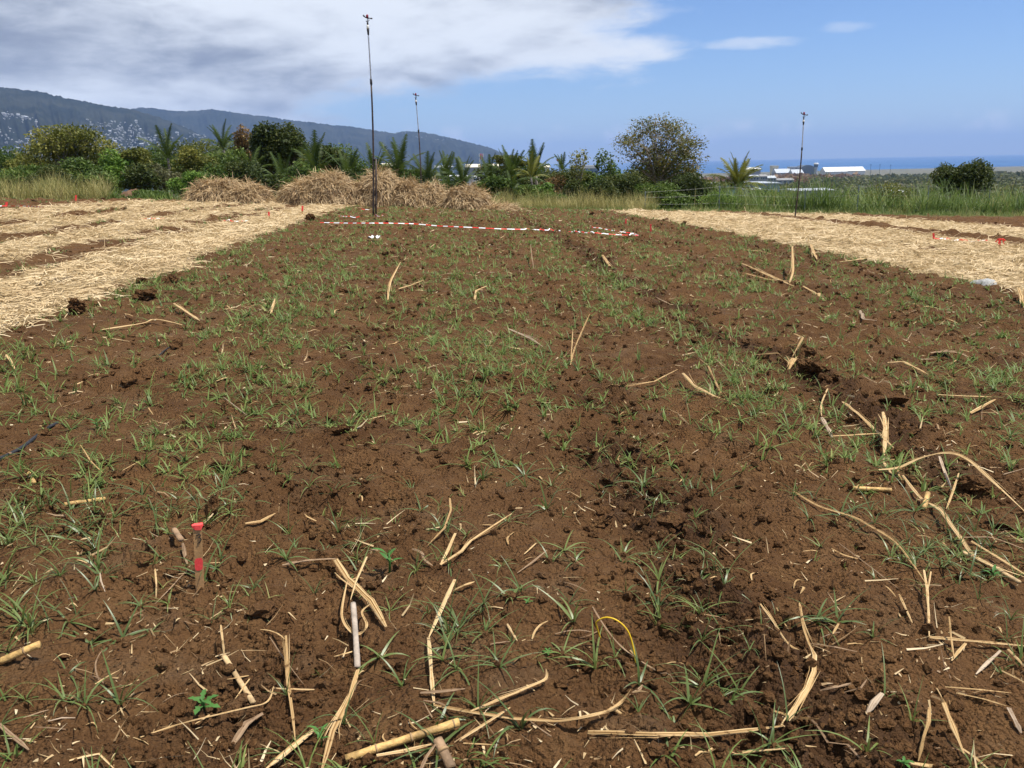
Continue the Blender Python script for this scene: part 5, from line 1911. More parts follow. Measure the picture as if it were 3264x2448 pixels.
pipe('black irrigation pipe coming out of the soil at the left edge', [(-60, 1490, .02), (0, 1462, .012), (30, 1446, .008), (75, 1422, .008), (112, 1394, .0), (125, 1384, -.02)])
pipe('short bit of blue black pipe showing beyond the larger pipe', [(148, 1368, -.015), (158, 1361, .002), (172, 1354, .002), (186, 1347, -.015)])
pipe('thin dark tube lying in the grass at mid left', [(506, 1134, -.005), (535, 1118, .004), (576, 1092, -.005)], 0.006)

# yellow wire loop standing out of the soil
wp = [(1914, 2011, .03), (1903, 2000, .05), (1902, 1982, .07), (1932, 1968, .10), (1969, 1979, .12), (2001, 2011, .11), (2018, 2061, .07), (2027, 2119, -.01)]
mb = MB()
b0 = on_soil(2027, 2119, 0)
pts = []
for i, (px, py, h_) in enumerate(wp):
    q = ray(px, py)
    tt = b0[1] + (0.10 - 0.014 * i)
    pts.append(EYE + q * (tt / q[1]))
pts[0][2] = soil(pts[0][0], pts[0][1]) + 0.02
mb.tube(catmull(pts, 5), 0.0027, 8)
tag(mb.build('yellow_wire', M['wire_yellow'], None, True), 'looped yellow wire sticking out of the foreground soil', 'wire')


# ================================================================ CANE STALKS AND LEAVES IN THE PLOT
SEC = np.array([(-0.5, 0.04), (-0.38, 0.20), (-0.22, 0.12), (-0.06, 0.24), (0.06, 0.06), (0.2, 0.22), (0.36, 0.13), (0.5, 0.0), (0.0, -0.07)])


def leaf_strip(name, label, pts, w_px, mat='straw_one', curve=False, tip=(0.75, 0.35), cat='straw', group='dry cane leaves lying in the plot', fray=0, full=0.78, parent=None):
    """pts: (px, py, height above soil). A folded dry cane leaf"""
    W_ = [on_soil(px, py, h_ + 0.004) for px, py, h_ in pts]
    hs = [h_ for _, _, h_ in pts]
    if curve:
        D_ = catmull(W_, 6)
    else:
        D_ = []
        for a, b_ in zip(W_[:-1], W_[1:]):
            k = max(2, int(np.linalg.norm(b_ - a) / 0.05))
            D_ += [a + (b_ - a) * i / k for i in range(k)]
        D_.append(W_[-1])
    D_ = np.array(D_)
    D_[:, 2] = np.maximum(D_[:, 2], soil(D_[:, 0], D_[:, 1]) + 0.004)
    wd = w_px / F * np.mean([depth_of(p_) for p_ in W_]) * full
    N = len(D_)
    tg = np.gradient(D_, axis=0)
    tg /= np.linalg.norm(tg, axis=1)[:, None] + 1e-9
    side = np.cross(tg, np.array([0, 0, 1.0]))
    bad = np.linalg.norm(side, axis=1) < 0.25
    side[bad] = np.array([1.0, 0, 0])
    side /= np.linalg.norm(side, axis=1)[:, None]
    for i in range(1, N):
        if np.dot(side[i], side[i - 1]) < 0:
            side[i] = -side[i]
    upv = np.cross(side, tg)
    sd = rng.random() * 50
    tw = 0.45 * perlin(np.arange(N) / 6.0, np.full(N, sd), 181)
    wob_ = 0.22 * wd * perlin(np.arange(N) / 5.0, np.full(N, sd + 9), 185) * np.sin(np.pi * np.linspace(0, 1, N))
    D_ = D_ + side * wob_[:, None]
    s2 = side * np.cos(tw)[:, None] + upv * np.sin(tw)[:, None]
    u2 = np.cross(s2, tg)
    t_ = np.linspace(0, 1, N)
    wv = wd * np.minimum(1, np.minimum(tip[0] + (1 - tip[0]) * t_ / 0.15, tip[1] + (1 - tip[1]) * (1 - t_) / 0.22)) * (1 + 0.45 * perlin(t_ * 7, np.full(N, sd + 3), 183))
    V = D_[:, None, :] + s2[:, None, :] * (SEC[None, :, 0] * wv[:, None])[..., None] + u2[:, None, :] * (SEC[None, :, 1] * wv[:, None])[..., None]
    K = len(SEC)
    idx = np.arange(N * K).reshape(N, K)
    Q = np.stack([idx[:-1], np.roll(idx[:-1], -1, 1), np.roll(idx[1:], -1, 1), idx[1:]], -1).reshape(-1, 4)
    caps = np.array([idx[0][::-1], idx[-1]])
    fib = np.clip(rng.random(K)[None, :] * 0.75 + 0.25 + 0.30 * perlin(np.arange(N)[:, None] / 4.0, np.arange(K)[None, :] * 3.7 + sd, 187), 0, 1)
    base_ = V.reshape(-1, 3)
    c0 = base_.mean(0)
    me_ = mesh_np(name, base_ - c0, [Q, caps], False, {'fib': fib.ravel()}, [M[mat]])
    o_ = obj(name, me_, None, parent, c0)
    if parent is None:
        tag(o_, label, cat, group)
        LAND.append((label, D_[:, :2]))
    # strands peeling off the wider leaves
    if w_px >= 8 and N > 8:
        for q_ in range(2 if w_px < 12 else 4):
            i0 = int(rng.integers(0, max(1, N // 3)))
            i1 = int(rng.integers(2 * N // 3, N))
            rev = rng.random() < 0.5
            nn = i1 - i0
            tt = np.linspace(0, 1, nn)
            if rev:
                tt = tt[::-1]
            sg = 1 if rng.random() < 0.5 else -1
            off = sg * wd * (0.42 + rng.uniform(0.3, 1.5) * tt ** 2.5)
            C_ = D_[i0:i1] + side[i0:i1] * off[:, None] + np.array([0, 0, 1.0]) * (wd * (0.16 + 0.5 * tt ** 2 * rng.random()))[:, None]
            C_[:, 2] = np.maximum(C_[:, 2], soil(C_[:, 0], C_[:, 1]) + 0.003)
            hw_ = wd * rng.uniform(0.07, 0.13) * np.minimum(1, np.minimum(np.linspace(0.3, 4, nn), np.linspace(4, 0.2, nn)))
            sv, uv_ = side[i0:i1] * hw_[:, None], np.array([0, 0, 1.0]) * (hw_ * 0.6)[:, None]
            V4 = np.stack([C_ - sv, C_ + uv_, C_ + sv, C_ - uv_ * 0.5], 1).reshape(-1, 3)
            id4 = np.arange(nn * 4).reshape(nn, 4)
            Q4 = np.stack([id4[:-1], np.roll(id4[:-1], -1, 1), np.roll(id4[1:], -1, 1), id4[1:]], -1).reshape(-1, 4)
            obj('strand', mesh_np('strand', V4 - c0, [Q4, np.array([id4[0][::-1], id4[-1]])], False, {'fib': np.full(len(V4), rng.uniform(0.2, 0.9))}, [M[mat]]), None, o_)
    return o_


def cane(name, label, pts, w_px, nodes=(0.5,), mat='cane', end='cane_node', group='pieces of dry cane stalk in the plot'):
    """a round stalk: thing with node rings"""
    mat = {'straw_pale': 'sheath_pale', 'straw_one': 'sheath_tan', 'straw_brown': 'sheath_brown'}.get(mat, mat)
    end = {'straw_brown': 'sheath_brown'}.get(end, end)
    W_ = [on_soil(px, py, h_) for px, py, h_ in pts]
    r_ = 0.5 * w_px / F * np.mean([depth_of(p_) for p_ in W_])
    W_ = [p_ + np.array([0, 0, r_ * 0.8]) for p_ in W_]
    c0 = W_[0].copy()
    root = empty(name, c0)
    tag(root, label, 'cane', group)
    LAND.append((label, np.array([W_[0][:2] + (W_[-1][:2] - W_[0][:2]) * t for t in np.linspace(0, 1, 6)])))
    D_ = [W_[0] - c0 + (W_[-1] - W_[0]) * t for t in np.linspace(0, 1, 13)] if len(W_) == 2 else [p_ - c0 for p_ in catmull(W_, 5)]
    mb_ = MB()
    ts = np.linspace(0, 1, len(D_))
    rr_ = [r_ * (0.93 + 0.08 * (min([abs(t - n_) for n_ in nodes] or [1]) < 0.07) + 0.04 * math.sin(9 * t)) for t in ts]
    mb_.tube(D_, rr_, 12, True, 0, 0.72 if 'sheath' in mat else 1.0)
    stalk_ = mb_.build('stalk', M[mat], root, True)
    D2 = np.array(D_)
    for n_ in nodes:
        q = np.array([np.interp(n_, ts, D2[:, k]) for k in range(3)])
        dv = D2[-1] - D2[0]
        dv /= np.linalg.norm(dv)
        mb_ = MB()
        mb_.tube([q - dv * r_ * 0.28, q - dv * r_ * 0.1, q + dv * r_ * 0.1, q + dv * r_ * 0.28], [r_ * 0.99, r_ * 1.12, r_ * 1.12, r_ * 0.99], 12)
        mb_.build('node_ring', M[end], stalk_, True)
    return root


cane('cane_stub', 'short golden cane stub tilted up at the left edge', [(2, 2118, .0), (129, 2062, .05)], 25, (0.62,))
cane('cane_stub', 'tiny pale cane stub lying below the black pipe', [(94, 1514, .0), (109, 1546, .0)], 15, (0.45,), 'cane')
cane('cane_stalk', 'fibrous cane piece lying in the grass at left', [(207, 1616, .005), (334, 1596, .01)], 15, (0.85,))
cane('cane_stalk', 'thickest cane stalk with dark rings at the bottom centre', [(1103, 2428, .005), (1280, 2370, .01), (1463, 2311, .02)], 27, (0.30, 0.58, 0.93))
cane('cane_stalk', 'greyish pale cane sheath standing upright left of centre', [(1126, 1930, .05), (1134, 2030, .03), (1140, 2134, .01)], 20, (), 'straw_pale')
cane('cane_stalk', 'tapered tan stalk lying near the red topped stake', [(714, 2096, .03), (760, 2170, .02), (808, 2246, .005)], 19, (0.3,), 'straw_one', 'straw_brown')
cane('cane_stalk', 'brown cane piece with torn fibres at mid right', [(2718, 1562, .005), (2842, 1568, .005)], 15, (0.35,), 'cane')
cane('cane_stalk', 'long tan cane with torn end at the right edge', [(3067, 1766, .01), (3160, 1812, .01), (3246, 1862, .02)], 18, (0.6,), 'straw_one', 'straw_brown')
cane('cane_stub', 'short upright cane stub beside the long arched leaf', [(2944, 1628, .0), (2957, 1578, .05)], 17, (0.5,))
cane('cane_stub', 'peeled cane stub standing left of the marked stake', [(556, 1694, .05), (578, 1728, .03)], 20, (), 'straw_brown', 'straw_brown')
cane('cane_stub', 'rough brown cane stump at the bottom centre', [(1395, 2368, .05), (1440, 2460, .0)], 36, (0.4,), 'straw_brown')

LS = [
    # foreground left
    ('split straw blade above the tapered tan stalk', [(703, 1986, .08), (709, 2040, .05), (715, 2094, .02)], 9, 'straw_one', False),
    ('upright straw strip left of the pale cane sheath', [(911, 2030, .07), (917, 2100, .05), (919, 2172, .02), (932, 2280, .01), (941, 2362, .005)], 12, 'straw_one', False),
    ('thin brown blade crossing the upright straw strip', [(859, 2030, .02), (910, 2106, .04), (967, 2180, .01)], 5, 'straw_brown', False),
    ('fanned straw bundle running out at the bottom left', [(1000, 2326, .01), (930, 2382, .02), (848, 2450, .01)], 26, 'straw_one', False),
    ('weathered grey brown dry leaf under the tapered stalk', [(838, 2274, .01), (790, 2332, .01), (728, 2394, .005)], 26, 'straw_brown', False),
    ('long curved blade behind the vine leaves at bottom left', [(447, 2350, .01), (540, 2318, .02), (633, 2292, .03), (787, 2256, .02), (852, 2236, .01), (872, 2188, .03)], 9, 'straw_one', True),
    ('kinked straw at the bottom left corner', [(221, 2424, .005), (316, 2402, .02), (364, 2450, .005)], 10, 'straw_one', False),
    ('broad tan blade cut by the left bottom corner', [(-10, 2302, .01), (40, 2345, .015), (92, 2390, .005)], 18, 'straw_brown', False),
    ('crooked root like straw running from the marked stake', [(606, 1802, .01), (600, 1815, .01), (542, 1872, .01), (493, 1926, .005)], 6, 'straw_brown', False),
    ('short upright straw left of the marked stake base', [(495, 1818, .05), (498, 1860, .03), (497, 1908, .0)], 7, 'straw_one', False),
    ('short pale straw stick in the soil far left of the stake', [(316, 1809, .04), (322, 1850, .03), (335, 1886, .0)], 6, 'straw_pale', False),
    ('straw sliver lying at left above the kinked straw', [(154, 2299, .005), (240, 2288, .005)], 8, 'straw_pale', False),
    ('light straw blade leading to a grass tuft at left', [(303, 2180, .005), (340, 2158, .015), (384, 2134, .01)], 7, 'straw_one', False),
    ('dangling husk strip below the peeled stub', [(582, 1729, .03), (586, 1760, .02), (596, 1792, .005)], 14, 'straw_brown', False),
    ('thin straw across the left grass patch', [(256, 1418, .02), (290, 1470, .015), (328, 1508, .01)], 6, 'straw_one', False),
    ('pale straw in the grass beside the fibrous cane', [(390, 1500, .01), (420, 1478, .02), (447, 1460, .03)], 6, 'straw_one', False),
    ('thin straw needle right of the left grass patch', [(713, 1266, .01), (788, 1322, .01)], 4, 'straw_pale', False),
    ('straw leaf right of the marked stake under grass', [(782, 1675, .01), (830, 1655, .015), (878, 1636, .01)], 12, 'straw_one', False),
    # centre foreground
    ('brown twisted leaf tip reaching left from the wide leaf', [(900, 1801, .01), (986, 1787, .03), (1071, 1781, .05)], 12, 'straw_brown', True),
    ('wide pleated straw leaf with cut end left of centre', [(1071, 1782, .05), (1111, 1843, .05), (1186, 1915, .03), (1231, 1998, .01)], 26, 'straw_one', False),
    ('narrow blade crossing the wide pleated leaf', [(1169, 1775, .09), (1134, 1854, .07), (1117, 1912, .04)], 10, 'straw_one', False),
    ('curling thin strip around the grey cane sheath', [(1106, 1855, .05), (1089, 1957, .04), (1117, 2014, .02), (1151, 2020, .015), (1169, 1991, .03), (1154, 1951, .04), (1180, 1926, .05)], 9, 'straw_one', True),
    ('long split leaf fanning to the bottom edge left of centre', [(1140, 2136, .02), (1117, 2214, .02), (1060, 2329, .02), (1026, 2452, .01)], 24, 'straw_one', False),
    ('stout straw sheath leaning up left of centre', [(1449, 1848, .08), (1410, 1935, .05), (1367, 2031, .02)], 18, 'straw_one', False),
    ('upright leg of the long folded straw left of centre', [(1366, 2033, .02), (1374, 2140, .02), (1384, 2246, .01)], 17, 'straw_one', False),
    ('long folded straw running right along the foreground', [(1384, 2247, .01), (1506, 2270, .02), (1643, 2291, .02), (1800, 2300, .01)], 14, 'straw_one', False),
    ('long bowed blade above the long folded straw', [(1500, 2267, .02), (1586, 2231, .02), (1671, 2197, .02), (1738, 2164, .02), (1740, 2132, .04)], 12, 'straw_one', True),
    ('flat straw blade right of the thickest cane', [(1471, 2357, .01), (1557, 2300, .02), (1626, 2255, .03)], 13, 'straw_one', False),
    ('short flat straw below the flat blade at bottom centre', [(1477, 2369, .005), (1591, 2375, .01)], 11, 'straw_one', False),
    ('frayed leaf hanging below the thickest cane', [(1200, 2408, .02), (1290, 2392, .02), (1375, 2372, .03)], 18, 'straw_one', False),
    ('torn husk at the bottom edge right of the thickest cane', [(1340, 2455, .03), (1362, 2410, .05), (1388, 2372, .06)], 18, 'straw_brown', False),
    ('stubby tan straw standing in the upper straw cluster', [(1451, 1700, .05), (1428, 1750, .03), (1403, 1801, .0)], 15, 'straw_one', False),
    ('forked blade stretching right in the upper straw cluster', [(1403, 1801, .01), (1471, 1757, .02), (1500, 1724, .02), (1631, 1637, .05)], 11, 'straw_one', False),
    ('bent thin blade at the top of the upper straw cluster', [(1434, 1588, .08), (1437, 1626, .06), (1417, 1683, .03), (1363, 1738, .01)], 8, 'straw_one', False),
    ('brown curl at the foot of the upper straw cluster', [(1314, 1749, .02), (1345, 1762, .03), (1352, 1785, .015), (1380, 1803, .01)], 9, 'straw_brown', True),
    ('short thick straw right of the upper straw cluster', [(1709, 1731, .01), (1671, 1766, .005)], 9, 'straw_one', False),
    ('thin straw twig below the short thick straw', [(1743, 1754, .03), (1700, 1790, .015), (1649, 1826, .005)], 7, 'straw_brown', False),
    ('small bent straw right of the leaning sheath', [(1617, 1989, .005), (1632, 2015, .015), (1649, 2043, .005)], 8, 'straw_one', False),
    ('orange brown husk beside the leaning sheath top', [(1447, 1882, .005), (1480, 1865, .02), (1512, 1855, .01)], 14, 'straw_one', False),
    ('brown rolled husk on the dark hole left of centre', [(1340, 2208, .01), (1410, 2204, .02), (1483, 2195, .02)], 14, 'straw_brown', False),
    ('thin brown husk strip in the shade near the dark hole', [(1350, 2232, .01), (1400, 2240, .01), (1450, 2262, .01)], 7, 'straw_brown', False),
    # centre right
    ('long flattened tan sheath across the bottom right centre', [(1874, 2334, .015), (2079, 2341, .02), (2259, 2341, .02), (2494, 2322, .01)], 24, 'straw_one', False),
    ('kinked leaf rising from the long flattened sheath', [(2494, 2322, .01), (2575, 2196, .03), (2595, 2142, .03), (2597, 2090, .02), (2579, 2052, .03)], 20, 'straw_one', False),
    ('slender tip strip above the kinked leaf', [(2582, 2060, .03), (2560, 1985, .05), (2552, 1950, .06), (2548, 1921, .07)], 9, 'straw_one', True),
    ('leaf with curved tip left above the long flattened sheath', [(1700, 2296, .01), (1786, 2298, .015), (1903, 2277, .02), (1971, 2246, .02), (2011, 2197, .04)], 14, 'straw_one', True),
    ('loose straw lance below the long flattened sheath', [(2216, 2409, .005), (2354, 2400, .01), (2503, 2386, .02)], 13, 'straw_one', True),
    ('thin bent stem crossing under the yellow wire', [(1889, 1934, .03), (1925, 1993, .03), (1980, 2061, .02), (2061, 2119, .01), (2146, 2166, .005)], 7, 'straw_brown', True),
    ('curved straw blade left of the slender tip strip', [(2424, 1925, .05), (2466, 1989, .03), (2512, 2047, .01), (2548, 2072, .01)], 10, 'straw_one', True),
    ('small stiff straw beside the curved blade', [(2474, 1952, .04), (2500, 1985, .02), (2515, 2010, .005)], 6, 'straw_one', False),
    ('flat straw passing behind the kinked leaf to the right', [(2450, 2266, .01), (2540, 2276, .02), (2610, 2284, .01)], 14, 'straw_one', False),
    ('brown strip running down from the kinked leaf', [(2575, 2282, .02), (2640, 2345, .015), (2700, 2390, .01), (2755, 2448, .0)], 10, 'straw_brown', False),
    # right
    ('upright wisp at the top of the right straw tangle', [(2638, 1238, .05), (2619, 1280, .04), (2619, 1322, .02)], 7, 'straw_one', True),
    ('stout grey tan straw in the right straw tangle', [(2619, 1331, .03), (2653, 1391, .01)], 15, 'straw_pale', False),
    ('level straw bar joining the right straw tangle', [(2653, 1390, .02), (2801, 1384, .04)], 9, 'straw_one', False),
    ('straight long straw diagonal through the right tangle', [(2687, 1260, .05), (2742, 1322, .05), (2860, 1438, .01)], 12, 'straw_one', False),
    ('folded upright leaf at the crossing of the right tangle', [(2814, 1313, .14), (2824, 1377, .09), (2818, 1449, .02)], 15, 'straw_one', False),
    ('broken straw below the folded upright leaf', [(2816, 1472, .03), (2843, 1512, .005)], 11, 'straw_one', False),
    ('big arched leaf bowing over the soil to the right edge', [(2801, 1496, .02), (2864, 1491, .05), (2927, 1462, .12), (3012, 1449, .17), (3075, 1470, .17), (3160, 1529, .13), (3275, 1648, .05)], 14, 'straw_one', True),
    ('grey tan stick standing under the big arched leaf', [(2995, 1455, .13), (3014, 1509, .07), (3033, 1564, .01)], 13, 'straw_pale', False),
    ('slim straw leaning right of the grey tan stick', [(3056, 1508, .08), (3036, 1570, .04), (3016, 1623, .0)], 8, 'straw_one', False),
    ('long twisting leaf running to the right edge', [(2877, 1517, .03), (2936, 1588, .02), (2991, 1622, .04), (3054, 1706, .03), (3117, 1782, .03), (3275, 1842, .02)], 12, 'straw_one', True),
    ('pale straight straw above the long tan cane at right', [(3096, 1724, .05), (3180, 1776, .03), (3275, 1836, .01)], 13, 'straw_one', False),
    ('brown ribbon leaf at the right edge above the cane', [(3071, 1713, .02), (3130, 1712, .04), (3176, 1718, .04), (3275, 1754, .02)], 8, 'straw_brown', True),
    ('long thin leaf winding down right of centre', [(2531, 1567, .02), (2611, 1614, .02), (2716, 1647, .02), (2780, 1681, .02), (2847, 1723, .02), (2898, 1782, .02), (2949, 1856, .02)], 9, 'straw_one', True),
    ('thin straight stem below the long winding leaf', [(2674, 1731, .01), (2759, 1795, .015), (2864, 1876, .01)], 5, 'straw_brown', False),
    ('level straw high on the right beside grass', [(2991, 1256, .01), (3080, 1263, .02), (3160, 1265, .01)], 9, 'straw_one', False),
    ('light straw stick tilted up at the upper right', [(3092, 1317, .005), (3174, 1271, .05)], 12, 'straw_one', False),
    ('short dark straw below the level straw', [(2999, 1264, .01), (3046, 1294, .005)], 6, 'straw_brown', False),
    ('upright forked straw at the corner of the right foreground', [(2945, 1817, .07), (2955, 1878, .04), (2959, 1960, .02), (2962, 2031, .01)], 10, 'straw_one', False),
    ('thin wisp forked beside the upright corner straw', [(2967, 1822, .07), (2957, 1880, .04)], 8, 'straw_one', False),
    ('long level straw running to the right edge from the corner', [(2962, 2031, .015), (3103, 2043, .02), (3275, 2060, .02)], 16, 'straw_one', False),
    ('thin upright straw right of the corner straw', [(3025, 1965, .08), (3031, 2030, .04), (3041, 2097, .01)], 7, 'straw_one', False),
    ('stubby straw below the long level straw', [(3078, 2051, .03), (3033, 2106, .005)], 13, 'straw_one', False),
    ('broken straw pointing down left near the right edge', [(3189, 2074, .03), (3150, 2110, .02), (3111, 2149, .005)], 16, 'straw_pale', False),
    ('thick bare straw stick standing in the right foreground', [(2986, 2196, .10), (3009, 2241, .07), (3072, 2410, .01)], 20, 'straw_one', False),
    ('crooked straw left of the thick bare stick', [(2962, 2256, .05), (2961, 2300, .035), (2939, 2386, .015), (2927, 2426, .01)], 14, 'straw_one', False),
    ('broad straw lying at the bottom right edge', [(2896, 2423, .01), (2960, 2430, .02), (3030, 2444, .01)], 18, 'straw_one', False),
    ('straw blade leaving the frame at bottom right', [(3068, 2386, .01), (3110, 2418, .01), (3155, 2455, .01)], 11, 'straw_one', False),
    ('boat shaped husk near the right bottom edge', [(3216, 2257, .02), (3237, 2296, .02), (3256, 2337, .005)], 20, 'straw_pale', False),
    ('upper of two flat straws in the right foreground', [(3013, 2188, .01), (3120, 2198, .015), (3224, 2209, .01)], 9, 'straw_one', False),
    ('lower of two flat straws in the right foreground', [(3048, 2209, .01), (3130, 2226, .015), (3209, 2250, .01)], 7, 'straw_one', False),
    ('straw rod cut by the right edge', [(3193, 2137, .02), (3275, 2180, .02)], 9, 'straw_one', False),
    ('pair of parallel straws at the right edge', [(3213, 2070, .02), (3275, 2135, .01)], 14, 'straw_one', False),
    ('pinkish torn husk in front of a grass clump at right', [(2812, 2210, .02), (2785, 2240, .03), (2762, 2274, .005)], 28, 'straw_pale', False),
    ('dark curved husk right of the kinked leaf', [(2615, 2199, .01), (2665, 2186, .02), (2713, 2181, .01)], 11, 'straw_brown', True),
    ('thin tan blade beyond the dark curved husk', [(2690, 2216, .01), (2744, 2192, .02), (2763, 2164, .04)], 7, 'straw_brown', False),
    ('split stub bundle right of the slender tip strip', [(2673, 1988, .05), (2655, 2020, .03), (2634, 2055, .0)], 12, 'straw_one', False),
    ('long dry stem behind the kinked leaf', [(2580, 2051, .015), (2660, 2062, .02), (2732, 2074, .01)], 8, 'straw_brown', False),
    ('small straw near the slim twig at right', [(2866, 1894, .03), (2885, 1935, .02), (2908, 1985, .005)], 9, 'straw_one', False),
    # middle distance
    ('upright pale blade in the green patch left of centre', [(1236, 958, .0), (1244, 899, .12), (1276, 826, .28)], 8, 'straw_one', True),
    ('flat broad leaf beside the upright pale blade', [(1271, 924, .02), (1310, 909, .05), (1348, 894, .08)], 14, 'straw_one', False),
    ('bent straw in the green centre', [(1512, 950, .0), (1518, 926, .06), (1552, 912, .08)], 9, 'straw_one', False),
    ('grey straw sloping down right of the centre', [(1622, 1049, .05), (1691, 1078, .03), (1731, 1103, .01)], 9, 'straw_pale', False),
    ('tall fine straw standing in the centre right', [(1818, 1164, .0), (1835, 1102, .1), (1880, 1003, .25)], 6, 'straw_one', True),
    ('second fine straw beside the tall fine straw', [(1819, 1162, .0), (1826, 1050, .16)], 4, 'straw_one', False),
    ('short stout straw below the tape end', [(1920, 815, .06), (1950, 855, .0)], 9, 'straw_one', False),
    ('thin straw seedhead upright below the tape', [(1691, 775, .25), (1696, 820, .12), (1702, 860, .0)], 4, 'straw_brown', False),
    ('long level straw at the upper right of the plot', [(2337, 794, .03), (2420, 800, .05), (2491, 806, .03)], 8, 'straw_one', False),
    ('upright blade in the upper right straw cluster', [(2526, 784, .42), (2527, 857, .18), (2517, 898, .02)], 8, 'straw_one', True),
    ('straw fan reaching left in the upper right cluster', [(2366, 835, .06), (2446, 874, .05), (2531, 911, .02)], 10, 'straw_one', False),
    ('lower straw of the upper right cluster', [(2378, 868, .03), (2450, 882, .04), (2516, 900, .03)], 9, 'straw_one', False),
    ('kinked straw ending the upper right cluster', [(2560, 914, .03), (2592, 914, .06), (2630, 952, .01)], 10, 'straw_one', False),
    ('pale straw near the right straw band edge', [(2677, 835, .03), (2720, 833, .05), (2762, 832, .02)], 9, 'straw_one', False),
    ('straw twig below the right straw band edge', [(2583, 788, .1), (2604, 830, .02)], 9, 'straw_one', False),
    ('folded pale leaf in the middle right grass', [(2740, 983, .03), (2752, 1000, .08), (2795, 1016, .02)], 9, 'straw_pale', False),
    ('bent straw arch in the middle right soil', [(2403, 1132, .02), (2480, 1126, .10), (2514, 1168, .01)], 9, 'straw_one', False),
    ('cut fan shaped straw leaf in the middle right', [(2528, 1142, .08), (2520, 1162, .05), (2508, 1186, .0)], 22, 'straw_one', False),
    ('zigzag straw above the fan shaped leaf', [(2531, 1064, .1), (2556, 1097, .1), (2526, 1136, .02)], 8, 'straw_one', False),
    ('slim dark straw right of the pale broad leaf', [(2257, 1167, .04), (2283, 1220, .02), (2309, 1275, .0)], 7, 'straw_one', False),
    ('long straw lying left of the broad split leaf', [(1930, 1234, .01), (2000, 1231, .015), (2086, 1217, .03), (2160, 1178, .05)], 8, 'straw_one', False),
    ('broad split leaf sloping down right of centre', [(2177, 1190, .06), (2217, 1234, .04), (2349, 1298, .01)], 13, 'straw_one', False),
    ('curled brown leaf at the far right middle', [(2966, 1124, .03), (3029, 1127, .04), (3088, 1138, .02)], 17, 'straw_brown', True),
    ('straw cross in the right middle soil', [(2829, 1156, .03), (2880, 1149, .04), (2960, 1194, .02)], 9, 'straw_one', False),
    ('standing straw at the right edge by the straw band', [(3246, 915, .14), (3270, 985, .0)], 12, 'straw_one', False),
    ('thin level straw below the right straw band', [(2880, 975, .03), (2966, 978, .03)], 6, 'straw_one', False),
    ('long low straw near the clod at left middle', [(325, 1051, .02), (452, 1021, .05), (497, 1017, .05), (601, 1040, .01)], 8, 'straw_one', True),
    ('straight straw right of the left clods', [(554, 966, .06), (637, 1022, .01)], 10, 'straw_one', False),
    ('small upright straw in the left middle grass', [(863, 999, .01), (877, 954, .09)], 8, 'straw_one', False),
    ('straw pair at the left edge below the straw band', [(20, 1130, .05), (34, 1150, .03), (48, 1178, .0)], 10, 'straw_one', False),
    ('brown straw lying on the left middle soil', [(690, 1215, .01), (725, 1200, .02)], 12, 'straw_one', False),
]
for lab, pts, wpx, mt, cv in LS:
    leaf_strip('cane_leaf', lab, pts, wpx, mt, cv)

# ---- loose fragments, alike
frag = []
for i in range(12):
    Ln = rng.uniform(0.03, 0.10)
    wv_ = rng.uniform(0.003, 0.009)
    N_ = 7
    t_ = np.linspace(0, 1, N_)
    cx = Ln * t_
    kink = rng.uniform(-0.5, 0.5)
    cy = np.where(t_ > 0.5, (t_ - 0.5) * Ln * kink, 0) + 0.01 * np.sin(t_ * 3)
    cz = 0.006 + 0.014 * np.sin(np.pi * t_) * rng.random()
    ww = wv_ * np.minimum(1, np.minimum(0.6 + t_ * 4, 0.3 + (1 - t_) * 3))
    V = np.stack([np.repeat(cx[:, None], len(SEC), 1), cy[:, None] + SEC[None, :, 0] * ww[:, None], cz[:, None] + SEC[None, :, 1] * ww[:, None] * 0.8], -1)
    idx = np.arange(N_ * len(SEC)).reshape(N_, len(SEC))
    Q = np.stack([idx[:-1], np.roll(idx[:-1], -1, 1), np.roll(idx[1:], -1, 1), idx[1:]], -1).reshape(-1, 4)
    frag.append(mesh_np('straw_fragment', V.reshape(-1, 3), [Q, np.array([idx[0][::-1], idx[-1]])], False, {'fib': np.tile(rng.random(len(SEC)), N_)}, [M[('straw_one', 'straw_one', 'straw_brown')[i % 3]]]))
x, y = scatter(1500, 2.05, 16, 1.2)
k = in_view(x, y, 0.0, -0.01)
x, y = x[k], y[k]
u, v = uv(x, y)
k = (u > -3.7) & (u < 8) & (rng.random(len(x)) < 0.3 + 0.7 * smooth(perlin(x / 0.9, y / 0.9, 191), -0.2, 0.5))
x, y = x[k][:230], y[k][:230]
FRAGS = []
for i in range(len(x)):
    r_ = math.hypot(x[i], y[i])
    o = obj('straw_fragment', frag[i % 12], None, None, (x[i], y[i], float(soil(x[i], y[i]))))
    s_ = rng.uniform(0.6, 1.2) * (1 + r_ / 12)
    o.scale = (s_, s_, s_)
    o.rotation_euler = (rng.normal(0, 0.15), rng.normal(-0.1, 0.2), rng.uniform(0, 6.28))
    FRAGS.append(o)
    tag(o, 'small dry straw fragment lying loose on the brown soil', 'straw', 'loose straw fragments on the soil')

